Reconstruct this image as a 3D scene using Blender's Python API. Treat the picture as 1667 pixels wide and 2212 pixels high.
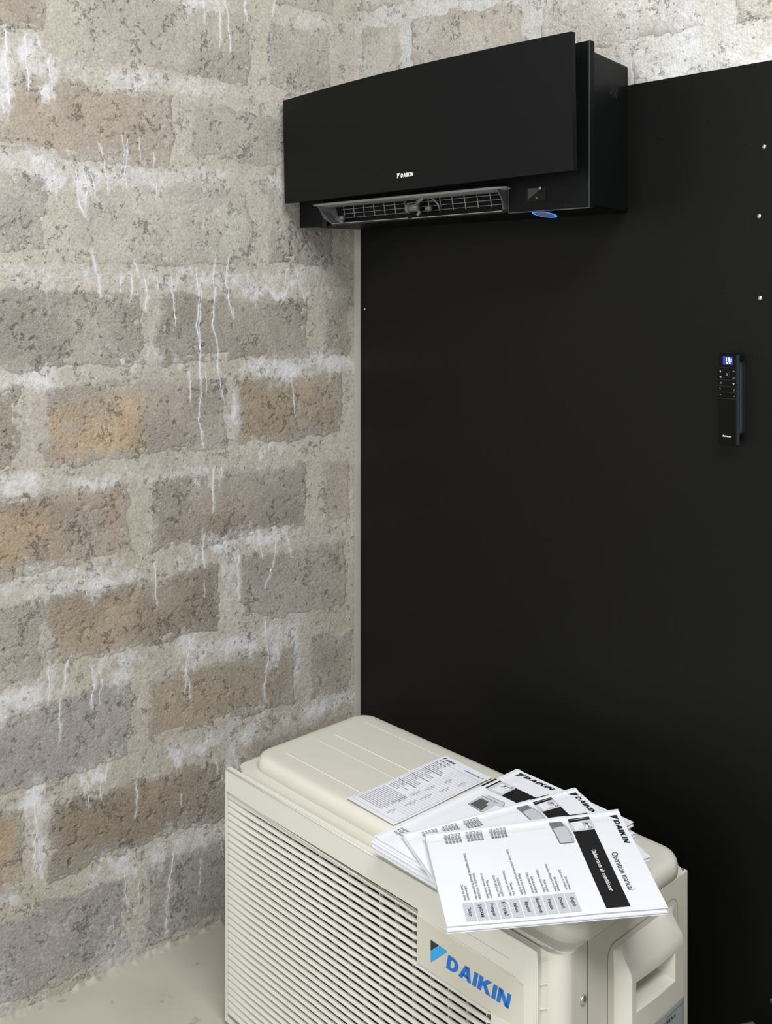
import bpy, bmesh, math, random
import numpy as np
from mathutils import Vector, Matrix

random.seed(7)
for o in list(bpy.data.objects): bpy.data.objects.remove(o)
scene = bpy.context.scene
COL = scene.collection

# ------------------------------------------------------------------ camera
cam_d = bpy.data.cameras.new('camera')
cam = bpy.data.objects.new('camera', cam_d); COL.objects.link(cam)
cam.location = (2.119, -1.6913, 1.4938)
cam.rotation_euler = (math.radians(90), 0, math.radians(49.667))
cam_d.sensor_fit = 'HORIZONTAL'; cam_d.sensor_width = 36
cam_d.lens = 2264.2 / 1667 * 36
cam_d.shift_y = -(1106 - 613.98) / 1667
cam_d.clip_start = 0.01
scene.camera = cam

# ------------------------------------------------------------------ light
world = bpy.data.worlds.new('world'); scene.world = world; world.use_nodes = True
world.node_tree.nodes['Background'].inputs[0].default_value = (0.93, 0.97, 1.0, 1)
world.node_tree.nodes['Background'].inputs[1].default_value = 0.27

def area(name, loc, target, sx, sy, power, color=(1, 1, 1)):
    l = bpy.data.lights.new(name, 'AREA'); l.shape = 'RECTANGLE'; l.size = sx; l.size_y = sy
    l.energy = power; l.color = color
    o = bpy.data.objects.new(name, l); COL.objects.link(o); o.location = loc
    o.rotation_euler = (Vector(target) - Vector(loc)).to_track_quat('-Z', 'Y').to_euler()
    return o
area('ceiling_lamp', (2.25, -1.25, 3.0), (0.85, -0.55, 0.6), 1.5, 0.6, 82, (0.99, 0.99, 1.0))
area('doorway_daylight', (1.5, -3.4, 1.7), (0.2, -0.2, 1.1), 1.6, 1.8, 62, (0.95, 0.98, 1.0))

vs = scene.view_settings
vs.view_transform = 'Standard'; vs.look = 'None'; vs.gamma = 1.0; vs.use_curve_mapping = False
vs.exposure = 0.0

# ------------------------------------------------------------------ helpers
def lin(r, g, b):
    f = lambda c: (c / 255 / 12.92) if c / 255 <= 0.04045 else ((c / 255 + 0.055) / 1.055) ** 2.4
    return (f(r), f(g), f(b), 1)

def mat(name, color, rough=0.5, bump=0.0, scale=400, spec=0.5, metal=0.0, var=0.0, vscale=8, emit=None, emit_s=0.0, coat=0.0):
    m = bpy.data.materials.new(name); m.use_nodes = True
    nt = m.node_tree; N = nt.nodes; L = nt.links; b = N['Principled BSDF']
    b.inputs['Base Color'].default_value = color
    b.inputs['Roughness'].default_value = rough
    b.inputs['Specular IOR Level'].default_value = spec
    b.inputs['Metallic'].default_value = metal
    if coat: b.inputs['Coat Weight'].default_value = coat; b.inputs['Coat Roughness'].default_value = 0.15
    tc = N.new('ShaderNodeTexCoord')
    if bump:
        n = N.new('ShaderNodeTexNoise'); n.inputs['Scale'].default_value = scale; n.inputs['Detail'].default_value = 3
        L.new(tc.outputs['Object'], n.inputs['Vector'])
        bp = N.new('ShaderNodeBump'); bp.inputs['Strength'].default_value = bump; bp.inputs['Distance'].default_value = 0.001
        L.new(n.outputs['Fac'], bp.inputs['Height']); L.new(bp.outputs['Normal'], b.inputs['Normal'])
    if var:
        n = N.new('ShaderNodeTexNoise'); n.inputs['Scale'].default_value = vscale; n.inputs['Detail'].default_value = 5
        L.new(tc.outputs['Object'], n.inputs['Vector'])
        mr = N.new('ShaderNodeMapRange'); mr.inputs[1].default_value = 0.3; mr.inputs[2].default_value = 0.7
        mr.inputs[3].default_value = 1 - var; mr.inputs[4].default_value = 1 + var
        L.new(n.outputs['Fac'], mr.inputs[0])
        mx = N.new('ShaderNodeMix'); mx.data_type = 'RGBA'; mx.blend_type = 'MULTIPLY'; mx.inputs[0].default_value = 1
        mx.inputs[6].default_value = color; L.new(mr.outputs[0], mx.inputs[7]); L.new(mx.outputs[2], b.inputs['Base Color'])
    if emit:
        b.inputs['Emission Color'].default_value = emit; b.inputs['Emission Strength'].default_value = emit_s
    return m

def obj(name, verts, faces, m, parent=None, smooth=False):
    me = bpy.data.meshes.new(name); me.from_pydata([tuple(v) for v in verts], [], [tuple(f) for f in faces])
    me.materials.append(m)
    if smooth: me.polygons.foreach_set('use_smooth', [True] * len(me.polygons))
    me.update()
    o = bpy.data.objects.new(name, me); COL.objects.link(o)
    if parent: o.parent = parent
    return o

def from_bm(name, bm, m, parent=None, smooth=False, fixn=True):
    if fixn: bmesh.ops.recalc_face_normals(bm, faces=bm.faces)
    me = bpy.data.meshes.new(name); bm.to_mesh(me); bm.free(); me.materials.append(m)
    if smooth: me.polygons.foreach_set('use_smooth', [True] * len(me.polygons))
    o = bpy.data.objects.new(name, me); COL.objects.link(o)
    if parent: o.parent = parent
    return o

def bm_box(bm, x0, x1, y0, y1, z0, z1):
    r = bmesh.ops.create_cube(bm, size=1)
    for v in r['verts']:
        v.co = Vector(((x0 + x1) / 2 + v.co.x * (x1 - x0), (y0 + y1) / 2 + v.co.y * (y1 - y0), (z0 + z1) / 2 + v.co.z * (z1 - z0)))
    return r['verts']

def box(name, x0, x1, y0, y1, z0, z1, m, parent=None, bev=0.0, seg=2, smooth=False):
    bm = bmesh.new(); bm_box(bm, x0, x1, y0, y1, z0, z1)
    if bev: bmesh.ops.bevel(bm, geom=list(bm.edges), offset=bev, segments=seg, affect='EDGES', profile=0.5)
    return from_bm(name, bm, m, parent, smooth)

def rod(bm, a, b, r, n=8):
    a = Vector(a); b = Vector(b); d = (b - a)
    q = d.to_track_quat('Z', 'Y')
    ra = []; rb = []
    for i in range(n):
        t = 2 * math.pi * i / n; off = q @ Vector((r * math.cos(t), r * math.sin(t), 0))
        ra.append(bm.verts.new(a + off)); rb.append(bm.verts.new(b + off))
    for i in range(n):
        j = (i + 1) % n; bm.faces.new((ra[i], ra[j], rb[j], rb[i]))
    bm.faces.new(ra[::-1]); bm.faces.new(rb)

def tube(bm, pts, r, n=10):
    pts = [Vector(p) for p in pts]; rings = []
    for i, p in enumerate(pts):
        d = (pts[min(i + 1, len(pts) - 1)] - pts[max(i - 1, 0)]).normalized(); q = d.to_track_quat('Z', 'Y')
        rings.append([bm.verts.new(p + q @ Vector((r * math.cos(2 * math.pi * k / n), r * math.sin(2 * math.pi * k / n), 0))) for k in range(n)])
    for A, B in zip(rings, rings[1:]):
        best = min(range(n), key=lambda s: sum((A[k].co - B[(k + s) % n].co).length for k in range(n)))
        for k in range(n):
            bm.faces.new((A[k], A[(k + 1) % n], B[(k + 1 + best) % n], B[(k + best) % n]))
    bm.faces.new(rings[0][::-1]); bm.faces.new(rings[-1])

def empty(name, loc, rz, label, cat, group=None):
    o = bpy.data.objects.new(name, None); COL.objects.link(o); o.location = loc; o.rotation_euler = (0, 0, rz)
    o.empty_display_size = 0.05
    o['label'] = label; o['category'] = cat
    if group: o['group'] = group
    return o

def rrect(x0, x1, y0, y1, r, n=6):
    P = []
    for cx, cy, a0 in ((x1 - r, y1 - r, 0), (x0 + r, y1 - r, 90), (x0 + r, y0 + r, 180), (x1 - r, y0 + r, 270)):
        for i in range(n + 1):
            a = math.radians(a0 + 90 * i / n); P.append((cx + r * math.cos(a), cy + r * math.sin(a)))
    return P

def loft(rings, cap0=True, cap1=True):
    """rings: list of equally long closed rings of 3D points -> verts, faces"""
    n = len(rings[0]); V = [p for r in rings for p in r]; F = []
    for i in range(len(rings) - 1):
        for k in range(n):
            F.append((i * n + k, i * n + (k + 1) % n, (i + 1) * n + (k + 1) % n, (i + 1) * n + k))
    if cap0: F.append(tuple(range(n))[::-1])
    if cap1: F.append(tuple((len(rings) - 1) * n + k for k in range(n)))
    return V, F

# ---- lettering
_tcache = {}
def text2d(s, size, align='LEFT', bold=0.0, shear=0.0, spacing=1.0):
    key = (s, bold, shear, spacing)
    if key not in _tcache:
        c = bpy.data.curves.new('t', 'FONT'); c.body = s; c.size = 1; c.offset = bold; c.shear = shear
        c.space_character = spacing; c.resolution_u = 2; c.fill_mode = 'FRONT'
        o = bpy.data.objects.new('t', c); COL.objects.link(o)
        me = bpy.data.meshes.new_from_object(o)
        V = np.array([v.co[:2] for v in me.vertices]).reshape(-1, 2); F = [tuple(p.vertices) for p in me.polygons]
        bpy.data.objects.remove(o); bpy.data.curves.remove(c); bpy.data.meshes.remove(me)
        _tcache[key] = (V, F)
    V, F = _tcache[key]
    if len(V) == 0: return V, F
    w = V[:, 0].max()
    off = {'LEFT': 0, 'RIGHT': -w, 'CENTER': -w / 2}[align]
    return (V + (off, 0)) * size, F

def poly_merge(parts):
    V = []; F = []
    for v, f in parts:
        b = len(V); V += [tuple(p) for p in v]; F += [tuple(i + b for i in q) for q in f]
    return np.array(V).reshape(-1, 2), F

def word_daikin():
    """bold oblique capitals, height 1, baseline 0; returns 2D verts, faces and width"""
    t = 0.30
    parts = []; x = 0.0
    def quad(*p): parts.append((np.array(p) + (x, 0), [tuple(range(len(p)))]))
    # D
    def D():
        n = 10; W = 0.92; out = []; inn = []
        for i in range(n + 1):
            a = math.radians(-90 + 180 * i / n)
            out.append((W - 0.5 + 0.5 * math.cos(a), 0.5 + 0.5 * math.sin(a)))
            inn.append((W - 0.5 + 0.2 * math.cos(a), 0.5 + 0.27 * math.sin(a)))
        out = [(0, 0)] + out + [(0, 1)]; inn = [(t, 0.23)] + inn + [(t, 0.77)]
        V = out + inn; m = len(out); F = [(i, i + 1, m + i + 1, m + i) for i in range(m - 1)] + [(m - 1, 0, m, 2 * m - 1)]
        parts.append((np.array(V) + (x, 0), F)); return W
    def A():
        quad((0, 0), (0.30, 0), (0.62, 1), (0.36, 1)); quad((0.72, 0), (1.02, 0), (0.72, 1), (0.50, 1), (0.455, 0.82))
        quad((0.27, 0.19), (0.80, 0.19), (0.74, 0.41), (0.32, 0.41)); return 1.02
    def I():
        quad((0, 0), (t, 0), (t, 1), (0, 1)); return t
    def K():
        quad((0, 0), (t, 0), (t, 1), (0, 1)); quad((t, 0.36), (t + 0.22, 0.50), (0.98, 1), (0.62, 1), (t, 0.68))
        quad((0.66, 0), (1.02, 0), (0.60, 0.62), (0.40, 0.42)); return 1.0
    def N():
        quad((0, 0), (0.28, 0), (0.28, 1), (0, 1)); quad((0.66, 0), (0.94, 0), (0.94, 1), (0.66, 1))
        quad((0.62, 0), (0.94, 0), (0.32, 1), (0.0, 1)); return 0.94
    for g in (D, A, I, K, I, N):
        w = g(); x += w + 0.10
    x -= 0.10
    V, F = poly_merge(parts); V[:, 0] += V[:, 1] * 0.20
    return V, F, x
DK_V, DK_F, DK_W = word_daikin()

def tri_mark():
    """triangular emblem pointing down: dark corner + lower body, in a unit-high box (0..1)"""
    dark = (np.array([(0, 1), (0.66, 1), (0, 0.52)]), [(0, 1, 2)])
    low = (np.array([(0, 0.46), (0.74, 1), (1.0, 1), (1.0, 0.98), (0.0, 0)]), [(0, 1, 2, 3, 4)])
    return dark, low

def flat_print(name, V, F, fn, m, parent):
    return obj(name, [fn(x, y) for x, y in V], F, m, parent)

def cut_v(V, F, n=1):
    return V, F

# ------------------------------------------------------------------ numpy noise
def _hash(ix, iy, seed):
    h = (ix.astype(np.int64) * 374761393 + iy.astype(np.int64) * 668265263 + seed * 1442695041) & 0xffffffff
    h = ((h ^ (h >> 13)) * 1274126177) & 0xffffffff
    return ((h ^ (h >> 16)) & 0xffff) / 65535.0
def vnoise(x, y, seed=0):
    ix = np.floor(x); iy = np.floor(y); fx = x - ix; fy = y - iy
    fx = fx * fx * (3 - 2 * fx); fy = fy * fy * (3 - 2 * fy)
    a = _hash(ix, iy, seed); b = _hash(ix + 1, iy, seed); c = _hash(ix, iy + 1, seed); d = _hash(ix + 1, iy + 1, seed)
    return (a * (1 - fx) + b * fx) * (1 - fy) + (c * (1 - fx) + d * fx) * fy
def fbm(x, y, seed=0, oct=4):
    s = 0; a = 0.5; t = 0
    for i in range(oct):
        s = s + a * vnoise(x * 2 ** i + i * 17.3, y * 2 ** i + i * 9.1, seed + i * 13); t += a; a *= 0.5
    return s / t
def sstep(a, b, x):
    t = np.clip((x - a) / (b - a), 0, 1); return t * t * (3 - 2 * t)

# ------------------------------------------------------------------ block walls
def masonry_mat():
    m = bpy.data.materials.new('concrete_masonry'); m.use_nodes = True
    nt = m.node_tree; N = nt.nodes; L = nt.links; b = N['Principled BSDF']
    b.inputs['Roughness'].default_value = 0.92; b.inputs['Specular IOR Level'].default_value = 0.25
    at = N.new('ShaderNodeAttribute'); at.attribute_name = 'tint'
    st = N.new('ShaderNodeAttribute'); st.attribute_name = 'stain'
    rg = N.new('ShaderNodeAttribute'); rg.attribute_name = 'coarse'
    tc = N.new('ShaderNodeTexCoord')
    def noise(sc, det=4, rough=0.6):
        n = N.new('ShaderNodeTexNoise'); n.inputs['Scale'].default_value = sc; n.inputs['Detail'].default_value = det
        n.inputs['Roughness'].default_value = rough; L.new(tc.outputs['Object'], n.inputs['Vector']); return n
    def mrange(src, a, bb, c, d):
        r = N.new('ShaderNodeMapRange'); r.inputs[1].default_value = a; r.inputs[2].default_value = bb
        r.inputs[3].default_value = c; r.inputs[4].default_value = d; L.new(src, r.inputs[0]); return r.outputs[0]
    def math_(op, a, bb):
        r = N.new('ShaderNodeMath'); r.operation = op
        for i, v in enumerate((a, bb)):
            if isinstance(v, (int, float)): r.inputs[i].default_value = v
            else: L.new(v, r.inputs[i])
        return r.outputs[0]
    n1 = noise(160, 5); n2 = noise(38, 4); n3 = noise(520, 2)
    var = math_('MULTIPLY', mrange(n1.outputs['Fac'], 0.3, 0.7, 0.80, 1.20), mrange(n2.outputs['Fac'], 0.3, 0.7, 0.92, 1.08))
    mx = N.new('ShaderNodeMix'); mx.data_type = 'RGBA'; mx.blend_type = 'MULTIPLY'; mx.inputs[0].default_value = 1
    L.new(at.outputs['Color'], mx.inputs[6]); L.new(var, mx.inputs[7])
    # white lime bloom, broken up by fine noise
    ns = noise(95, 5, 0.65)
    s0 = math_('ADD', st.outputs['Fac'], mrange(ns.outputs['Fac'], 0.25, 0.75, -0.42, 0.42))
    sm = mrange(s0, 0.28, 0.95, 0.0, 0.92)
    wh = N.new('ShaderNodeMix'); wh.data_type = 'RGBA'; L.new(sm, wh.inputs[0]); L.new(mx.outputs[2], wh.inputs[6])
    wh.inputs[7].default_value = (0.62, 0.62, 0.63, 1)
    L.new(wh.outputs[2], b.inputs['Base Color'])
    # relief: sandy grain everywhere, crumbly voids on coarse areas
    n4 = noise(58, 9, 0.80); n5 = noise(17, 3, 0.6); n6 = noise(300, 5, 0.75)
    vo = N.new('ShaderNodeTexVoronoi'); vo.inputs['Scale'].default_value = 210; L.new(tc.outputs['Object'], vo.inputs['Vector'])
    thr = math_('ADD', n4.outputs['Fac'], math_('MULTIPLY', n5.outputs['Fac'], 0.45))
    pit = mrange(thr, 0.585, 0.63, -1.0, 0.0)
    h1 = math_('MULTIPLY', pit, math_('ADD', rg.outputs['Fac'], 0.05))
    grain = math_('MULTIPLY', math_('ADD', math_('MULTIPLY', vo.outputs['Distance'], -0.5), n6.outputs['Fac']), math_('ADD', rg.outputs['Fac'], 0.35))
    h2 = math_('ADD', math_('MULTIPLY', n2.outputs['Fac'], 0.5), math_('MULTIPLY', grain, 0.75))
    hh = math_('ADD', math_('MULTIPLY', h1, 2.2), h2)
    bp = N.new('ShaderNodeBump'); bp.inputs['Strength'].default_value = 0.95; bp.inputs['Distance'].default_value = 0.0030
    L.new(hh, bp.inputs['Height']); L.new(bp.outputs['Normal'], b.inputs['Normal'])
    return m
M_MAS = masonry_mat()

S = lambda r, g, b: np.array(lin(r, g, b)[:3])
# left wall blocks (metres on the wall): y_left, y_right, z top-left, top-right, bottom-left, bottom-right, tint, coarse, ochre
GREY = S(160, 154, 144); BROWN = S(158, 148, 135); DARK = S(148, 141, 130); OCH = S(184, 160, 126); PALE = S(170, 166, 156); LILAC = S(158, 153, 149)
LB = [
 (-.244, -.075, 2.330, 2.330, 2.172, 2.184, GREY, .6, 0), (-.700, -.300, 2.340, 2.340, 2.182, 2.176, GREY, .6, 0),
 (-1.24, -.820, 2.145, 2.131, 2.006, 2.012, BROWN, .4, .1), (-.732, -.324, 2.133, 2.138, 1.979, 1.968, GREY, .9, 0), (-.270, -.075, 2.130, 2.131, 1.969, 1.973, GREY, .8, 0),
 (-.935, -.529, 1.926, 1.923, 1.765, 1.752, BROWN, .7, 0), (-.477, -.065, 1.908, 1.906, 1.789, 1.770, GREY, .9, 0),
 (-1.23, -.813, 1.721, 1.720, 1.562, 1.558, PALE, 1.0, 0), (-.755, -.315, 1.705, 1.722, 1.536, 1.539, PALE, .5, .08), (-.270, -.067, 1.724, 1.731, 1.542, 1.544, GREY, .8, 0),
 (-1.02, -.600, 1.489, 1.476, 1.320, 1.321, GREY * .93, 1.0, 0), (-.559, -.148, 1.471, 1.466, 1.317, 1.313, DARK, .8, 0), (-.099, -.013, 1.462, 1.462, 1.312, 1.312, DARK, .6, 0),
 (-1.29, -.874, 1.286, 1.286, 1.113, 1.109, BROWN, .9, 0), (-.825, -.384, 1.284, 1.274, 1.111, 1.112, BROWN, .9, 1.0), (-.355, -.035, 1.265, 1.271, 1.115, 1.104, S(152, 142, 126), .9, .2),
 (-1.05, -.635, 1.064, 1.059, .898, .888, S(156, 143, 129), .8, .55), (-.585, -.154, 1.068, 1.052, .894, .885, S(142, 133, 122), .7, .1), (-.106, -.013, 1.051, 1.050, .894, .886, BROWN, .4, 0),
 (-1.24, -.825, .843, .838, .685, .677, GREY, .7, 0), (-.815, -.404, .846, .839, .698, .686, S(146, 136, 122), .8, .25), (-.346, -.028, .850, .843, .695, .668, DARK, .4, 0),
 (-1.04, -.628, .625, .628, .468, .454, LILAC * .9, .5, 0), (-.595, -.192, .626, .604, .473, .460, S(148, 138, 123), .5, .1), (-.141, -.010, .611, .596, .455, .444, DARK, .4, 0),
 (-1.29, -.867, .432, .421, .254, .239, S(162, 146, 124), .5, .5), (-.806, -.377, .412, .387, .252, .237, S(144, 134, 120), .8, .1), (-.335, -.020, .400, .395, .240, .235, BROWN, .5, 0),
 (-1.05, -.632, .211, .201, .030, .024, LILAC * .86, .5, 0), (-.598, -.185, .206, .201, .025, .020, LILAC * .8, .5, 0), (-.140, -.015, .200, .200, .02, .02, GREY, .5, 0)]
for i, (zt, zb) in enumerate([(2.33, 2.18), (2.135, 1.985), (1.92, 1.765), (1.715, 1.55), (1.48, 1.32), (1.283, 1.112), (1.063, .895), (.842, .685), (.626, .465), (.425, .25), (.205, .03)]):
    first = min(b[0] for b in LB if abs((b[2] + b[4]) / 2 - (zt + zb) / 2) < .06)
    yy = first - .05
    while yy > -2.4:
        LB.append((yy - .42, yy, zt, zt, zb, zb, (GREY, BROWN, PALE)[i % 3], .6, .1)); yy -= .47
# back wall blocks: x0, x1, then the same
BB = [(.030, .180, 2.155, 2.135, 1.995, 1.99, PALE * 1.1, .2, 0), (.225, .590, 2.132, 2.112, 1.990, 1.985, S(176, 168, 156), .5, 0),
      (.640, 1.030, 2.115, 2.090, 1.975, 1.965, S(188, 184, 176), .5, 0), (1.09, 1.50, 2.09, 2.08, 1.955, 1.950, PALE * 1.25, .5, 0),
      (.030, .520, 2.340, 2.340, 2.190, 2.165, PALE * 1.1, .2, 0), (.57, 1.0, 2.34, 2.33, 2.160, 2.145, PALE * 1.2, .4, 0), (1.05, 1.48, 2.33, 2.32, 2.145, 2.135, PALE * 1.2, .4, 0),
      (.030, .370, 1.94, 1.935, 1.78, 1.78, PALE, .3, 0), (.42, .82, 1.935, 1.93, 1.77, 1.77, PALE * 1.15, .3, 0), (.87, 1.29, 1.932, 1.915, 1.77, 1.77, S(205, 203, 198), .35, 0), (1.34, 1.76, 1.915, 1.91, 1.77, 1.77, PALE * 1.2, .3, 0),
      (1.56, 1.98, 2.08, 2.08, 1.955, 1.95, PALE * 1.1, .4, 0), (1.53, 1.95, 2.32, 2.32, 2.135, 2.135, PALE * 1.1, .4, 0), (1.81, 2.23, 1.91, 1.91, 1.77, 1.77, PALE * 1.1, .3, 0), (2.03, 2.45, 2.08, 2.08, 1.955, 1.95, PALE * 1.1, .4, 0), (2.0, 2.42, 2.32, 2.32, 2.135, 2.135, PALE * 1.1, .4, 0)]

# lime runs on the left wall: polylines (y, z), width in mm
DRIPS = [
 ([(-0.444, 2.172), (-0.446, 2.124), (-0.443, 2.097)], 5),
 ([(-0.407, 2.179), (-0.402, 2.093), (-0.400, 2.050)], 5),
 ([(-0.386, 2.183), (-0.380, 2.097), (-0.370, 2.042)], 4),
 ([(-0.331, 2.193), (-0.330, 2.121)], 5),
 ([(-0.247, 2.197), (-0.249, 2.151)], 4),
 ([(-0.907, 2.013), (-0.901, 1.939), (-0.896, 1.850)], 9),
 ([(-0.867, 2.010), (-0.858, 1.935), (-0.856, 1.888)], 6),
 ([(-0.843, 2.014), (-0.833, 1.982), (-0.824, 1.978)], 5),
 ([(-0.814, 1.970), (-0.807, 1.904), (-0.801, 1.880)], 6),
 ([(-0.750, 1.741), (-0.753, 1.694), (-0.746, 1.660), (-0.727, 1.632)], 7),
 ([(-0.734, 1.739), (-0.731, 1.705), (-0.732, 1.664)], 8),
 ([(-0.720, 1.736), (-0.713, 1.686), (-0.698, 1.670)], 6),
 ([(-0.704, 1.798), (-0.693, 1.767), (-0.684, 1.736), (-0.683, 1.688)], 4),
 ([(-0.650, 1.821), (-0.644, 1.781), (-0.650, 1.710)], 3),
 ([(-0.636, 1.813), (-0.639, 1.751), (-0.639, 1.706)], 4),
 ([(-0.574, 1.787), (-0.572, 1.746)], 4),
 ([(-0.567, 1.728), (-0.567, 1.682)], 3),
 ([(-0.608, 1.815), (-0.606, 1.769)], 3),
 ([(-0.717, 1.567), (-0.706, 1.518), (-0.701, 1.468)], 6),
 ([(-0.654, 1.512), (-0.654, 1.478)], 5),
 ([(-0.628, 1.518), (-0.626, 1.478), (-0.629, 1.455)], 5),
 ([(-0.597, 1.510), (-0.588, 1.467), (-0.590, 1.438)], 6),
 ([(-0.619, 1.549), (-0.608, 1.518)], 4),
 ([(-0.563, 1.512), (-0.563, 1.486)], 5),
 ([(-0.527, 1.511), (-0.525, 1.467), (-0.515, 1.398)], 4),
 ([(-0.463, 1.530), (-0.457, 1.477), (-0.461, 1.402), (-0.454, 1.317), (-0.450, 1.242), (-0.457, 1.183), (-0.444, 1.118)], 5),
 ([(-0.452, 1.477), (-0.454, 1.402), (-0.457, 1.327)], 4),
 ([(-0.417, 1.552), (-0.416, 1.466), (-0.419, 1.412), (-0.410, 1.336), (-0.397, 1.254), (-0.391, 1.225)], 5),
 ([(-0.382, 1.557), (-0.380, 1.465), (-0.363, 1.413)], 6),
 ([(-0.210, 1.532), (-0.217, 1.464), (-0.230, 1.442)], 3),
 ([(-0.183, 1.533), (-0.169, 1.485)], 3),
 ([(-0.481, 1.297), (-0.478, 1.225)], 4),
 ([(-0.437, 1.294), (-0.436, 1.241)], 3),
 ([(-0.292, 1.298), (-0.285, 1.270)], 5),
 ([(-0.197, 1.282), (-0.187, 1.167)], 3),
 ([(-0.417, 1.067), (-0.422, 1.025), (-0.422, 0.965)], 5),
 ([(-0.395, 1.065), (-0.397, 1.043)], 5),
 ([(-0.238, 0.894), (-0.249, 0.828), (-0.272, 0.762)], 4),
 ([(-0.292, 0.903), (-0.285, 0.835)], 4),
 ([(-0.305, 0.899), (-0.301, 0.854)], 3),
 ([(-0.210, 0.885), (-0.199, 0.820)], 4),
 ([(-0.350, 0.851), (-0.354, 0.808), (-0.344, 0.751)], 5),
 ([(-0.444, 0.920), (-0.444, 0.840)], 5),
 ([(-0.566, 0.872), (-0.565, 0.794), (-0.562, 0.773)], 4),
 ([(-0.444, 0.808), (-0.441, 0.770)], 3),
 ([(-0.475, 0.681), (-0.488, 0.631), (-0.494, 0.569)], 7),
 ([(-0.490, 0.621), (-0.480, 0.550)], 5),
 ([(-0.272, 0.676), (-0.268, 0.591), (-0.276, 0.526), (-0.278, 0.487)], 6),
 ([(-0.811, 0.697), (-0.816, 0.621)], 7),
 ([(-0.770, 0.707), (-0.782, 0.641)], 6),
 ([(-0.717, 0.674), (-0.717, 0.585)], 5),
 ([(-0.701, 0.661), (-0.699, 0.590)], 4),
 ([(-0.789, 0.623), (-0.787, 0.535)], 5),
 ([(-0.846, 0.457), (-0.838, 0.359), (-0.843, 0.274)], 9),
 ([(-0.828, 0.355), (-0.833, 0.261)], 6),
 ([(-0.732, 0.441), (-0.724, 0.404), (-0.729, 0.373)], 5),
 ([(-0.701, 0.412), (-0.693, 0.369)], 4),
 ([(-0.615, 0.395), (-0.614, 0.318)], 5),
 ([(-0.505, 0.335), (-0.503, 0.303)], 3),
 ([(-0.641, 0.211), (-0.636, 0.138), (-0.608, 0.101)], 4),
 ([(-0.606, 0.177), (-0.608, 0.132)], 3),
 ([(-0.519, 0.208), (-0.533, 0.150), (-0.537, 0.100), (-0.542, 0.034)], 7),
 ([(-0.454, 0.170), (-0.459, 0.091)], 5),
 ([(-0.397, 0.220), (-0.395, 0.154)], 3),
 ([(-0.669, 0.110), (-0.666, 0.089)], 3),
 ([(-0.410, 0.386), (-0.410, 0.354)], 5),
 ([(-0.363, 0.394), (-0.354, 0.348)], 6),
]
# soft white blooms: y, z, radius y, radius z, strength
BLOOMS = [
 (-0.901, 1.911, 0.024, 0.085, 1.10), (-0.858, 1.964, 0.039, 0.038, 1.00), (-0.809, 1.932, 0.022, 0.048, 1.00), (-0.737, 1.710, 0.031, 0.044, 1.00),
 (-0.838, 1.756, 0.045, 0.027, 0.90), (-0.799, 1.720, 0.030, 0.029, 0.80), (-0.641, 1.761, 0.067, 0.046, 0.45), (-0.238, 1.487, 0.185, 0.016, 0.75),
 (-0.457, 1.509, 0.260, 0.015, 0.60), (-0.819, 1.469, 0.061, 0.077, 0.35), (-0.574, 1.333, 0.205, 0.019, 0.60), (-0.363, 1.203, 0.018, 0.066, 0.80),
 (-0.858, 1.222, 0.018, 0.067, 0.50), (-0.251, 1.105, 0.097, 0.017, 0.60), (-0.695, 1.079, 0.099, 0.018, 0.65), (-0.469, 1.052, 0.125, 0.017, 0.50),
 (-0.887, 1.073, 0.038, 0.019, 0.60), (-0.858, 0.898, 0.089, 0.027, 0.75), (-0.717, 0.873, 0.086, 0.025, 0.55), (-0.407, 0.882, 0.076, 0.027, 0.90),
 (-0.292, 0.897, 0.095, 0.024, 0.70), (-0.370, 0.822, 0.028, 0.065, 0.60), (-0.574, 0.930, 0.025, 0.093, 0.45), (-0.238, 0.618, 0.034, 0.068, 0.80),
 (-0.197, 0.631, 0.028, 0.040, 0.90), (-0.183, 0.571, 0.023, 0.069, 0.60), (-0.481, 0.672, 0.030, 0.042, 0.90), (-0.695, 0.669, 0.032, 0.022, 0.80),
 (-0.809, 0.677, 0.025, 0.043, 0.80), (-0.641, 0.677, 0.056, 0.020, 0.60), (-0.382, 0.759, 0.025, 0.087, 0.40), (-0.597, 0.585, 0.025, 0.062, 0.40),
 (-0.331, 0.418, 0.039, 0.033, 0.90), (-0.432, 0.435, 0.063, 0.027, 0.85), (-0.516, 0.438, 0.042, 0.031, 0.95), (-0.838, 0.426, 0.028, 0.057, 1.00),
 (-0.833, 0.338, 0.030, 0.067, 0.70), (-0.743, 0.434, 0.026, 0.025, 0.90), (-0.695, 0.460, 0.043, 0.025, 0.80), (-0.663, 0.239, 0.061, 0.022, 0.80),
 (-0.540, 0.236, 0.071, 0.042, 0.70), (-0.457, 0.229, 0.049, 0.053, 0.60), (-0.896, 0.228, 0.024, 0.038, 0.80), (-0.292, 0.474, 0.067, 0.022, 0.60),
 (-0.370, 0.407, 0.020, 0.076, 0.70), (-0.210, 0.430, 0.070, 0.023, 0.50), (-0.126, 0.500, 0.058, 0.035, 0.40), (-0.768, 0.149, 0.160, 0.059, 0.35),
 (-0.169, 1.969, 0.057, 0.069, 0.25), (-0.370, 1.913, 0.118, 0.024, 0.35), (-0.563, 1.850, 0.046, 0.062, 0.35), (-0.858, 1.678, 0.029, 0.048, 0.30),
 (-0.097, 1.335, 0.044, 0.047, 0.50), (-0.469, 0.573, 0.086, 0.064, 0.20), (-0.097, 1.487, 0.090, 0.021, 0.45)
]
JOINTS = [2.155, 1.948, 1.740, 1.514, 1.298, 1.086, .866, .652, .438, .224]

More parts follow.
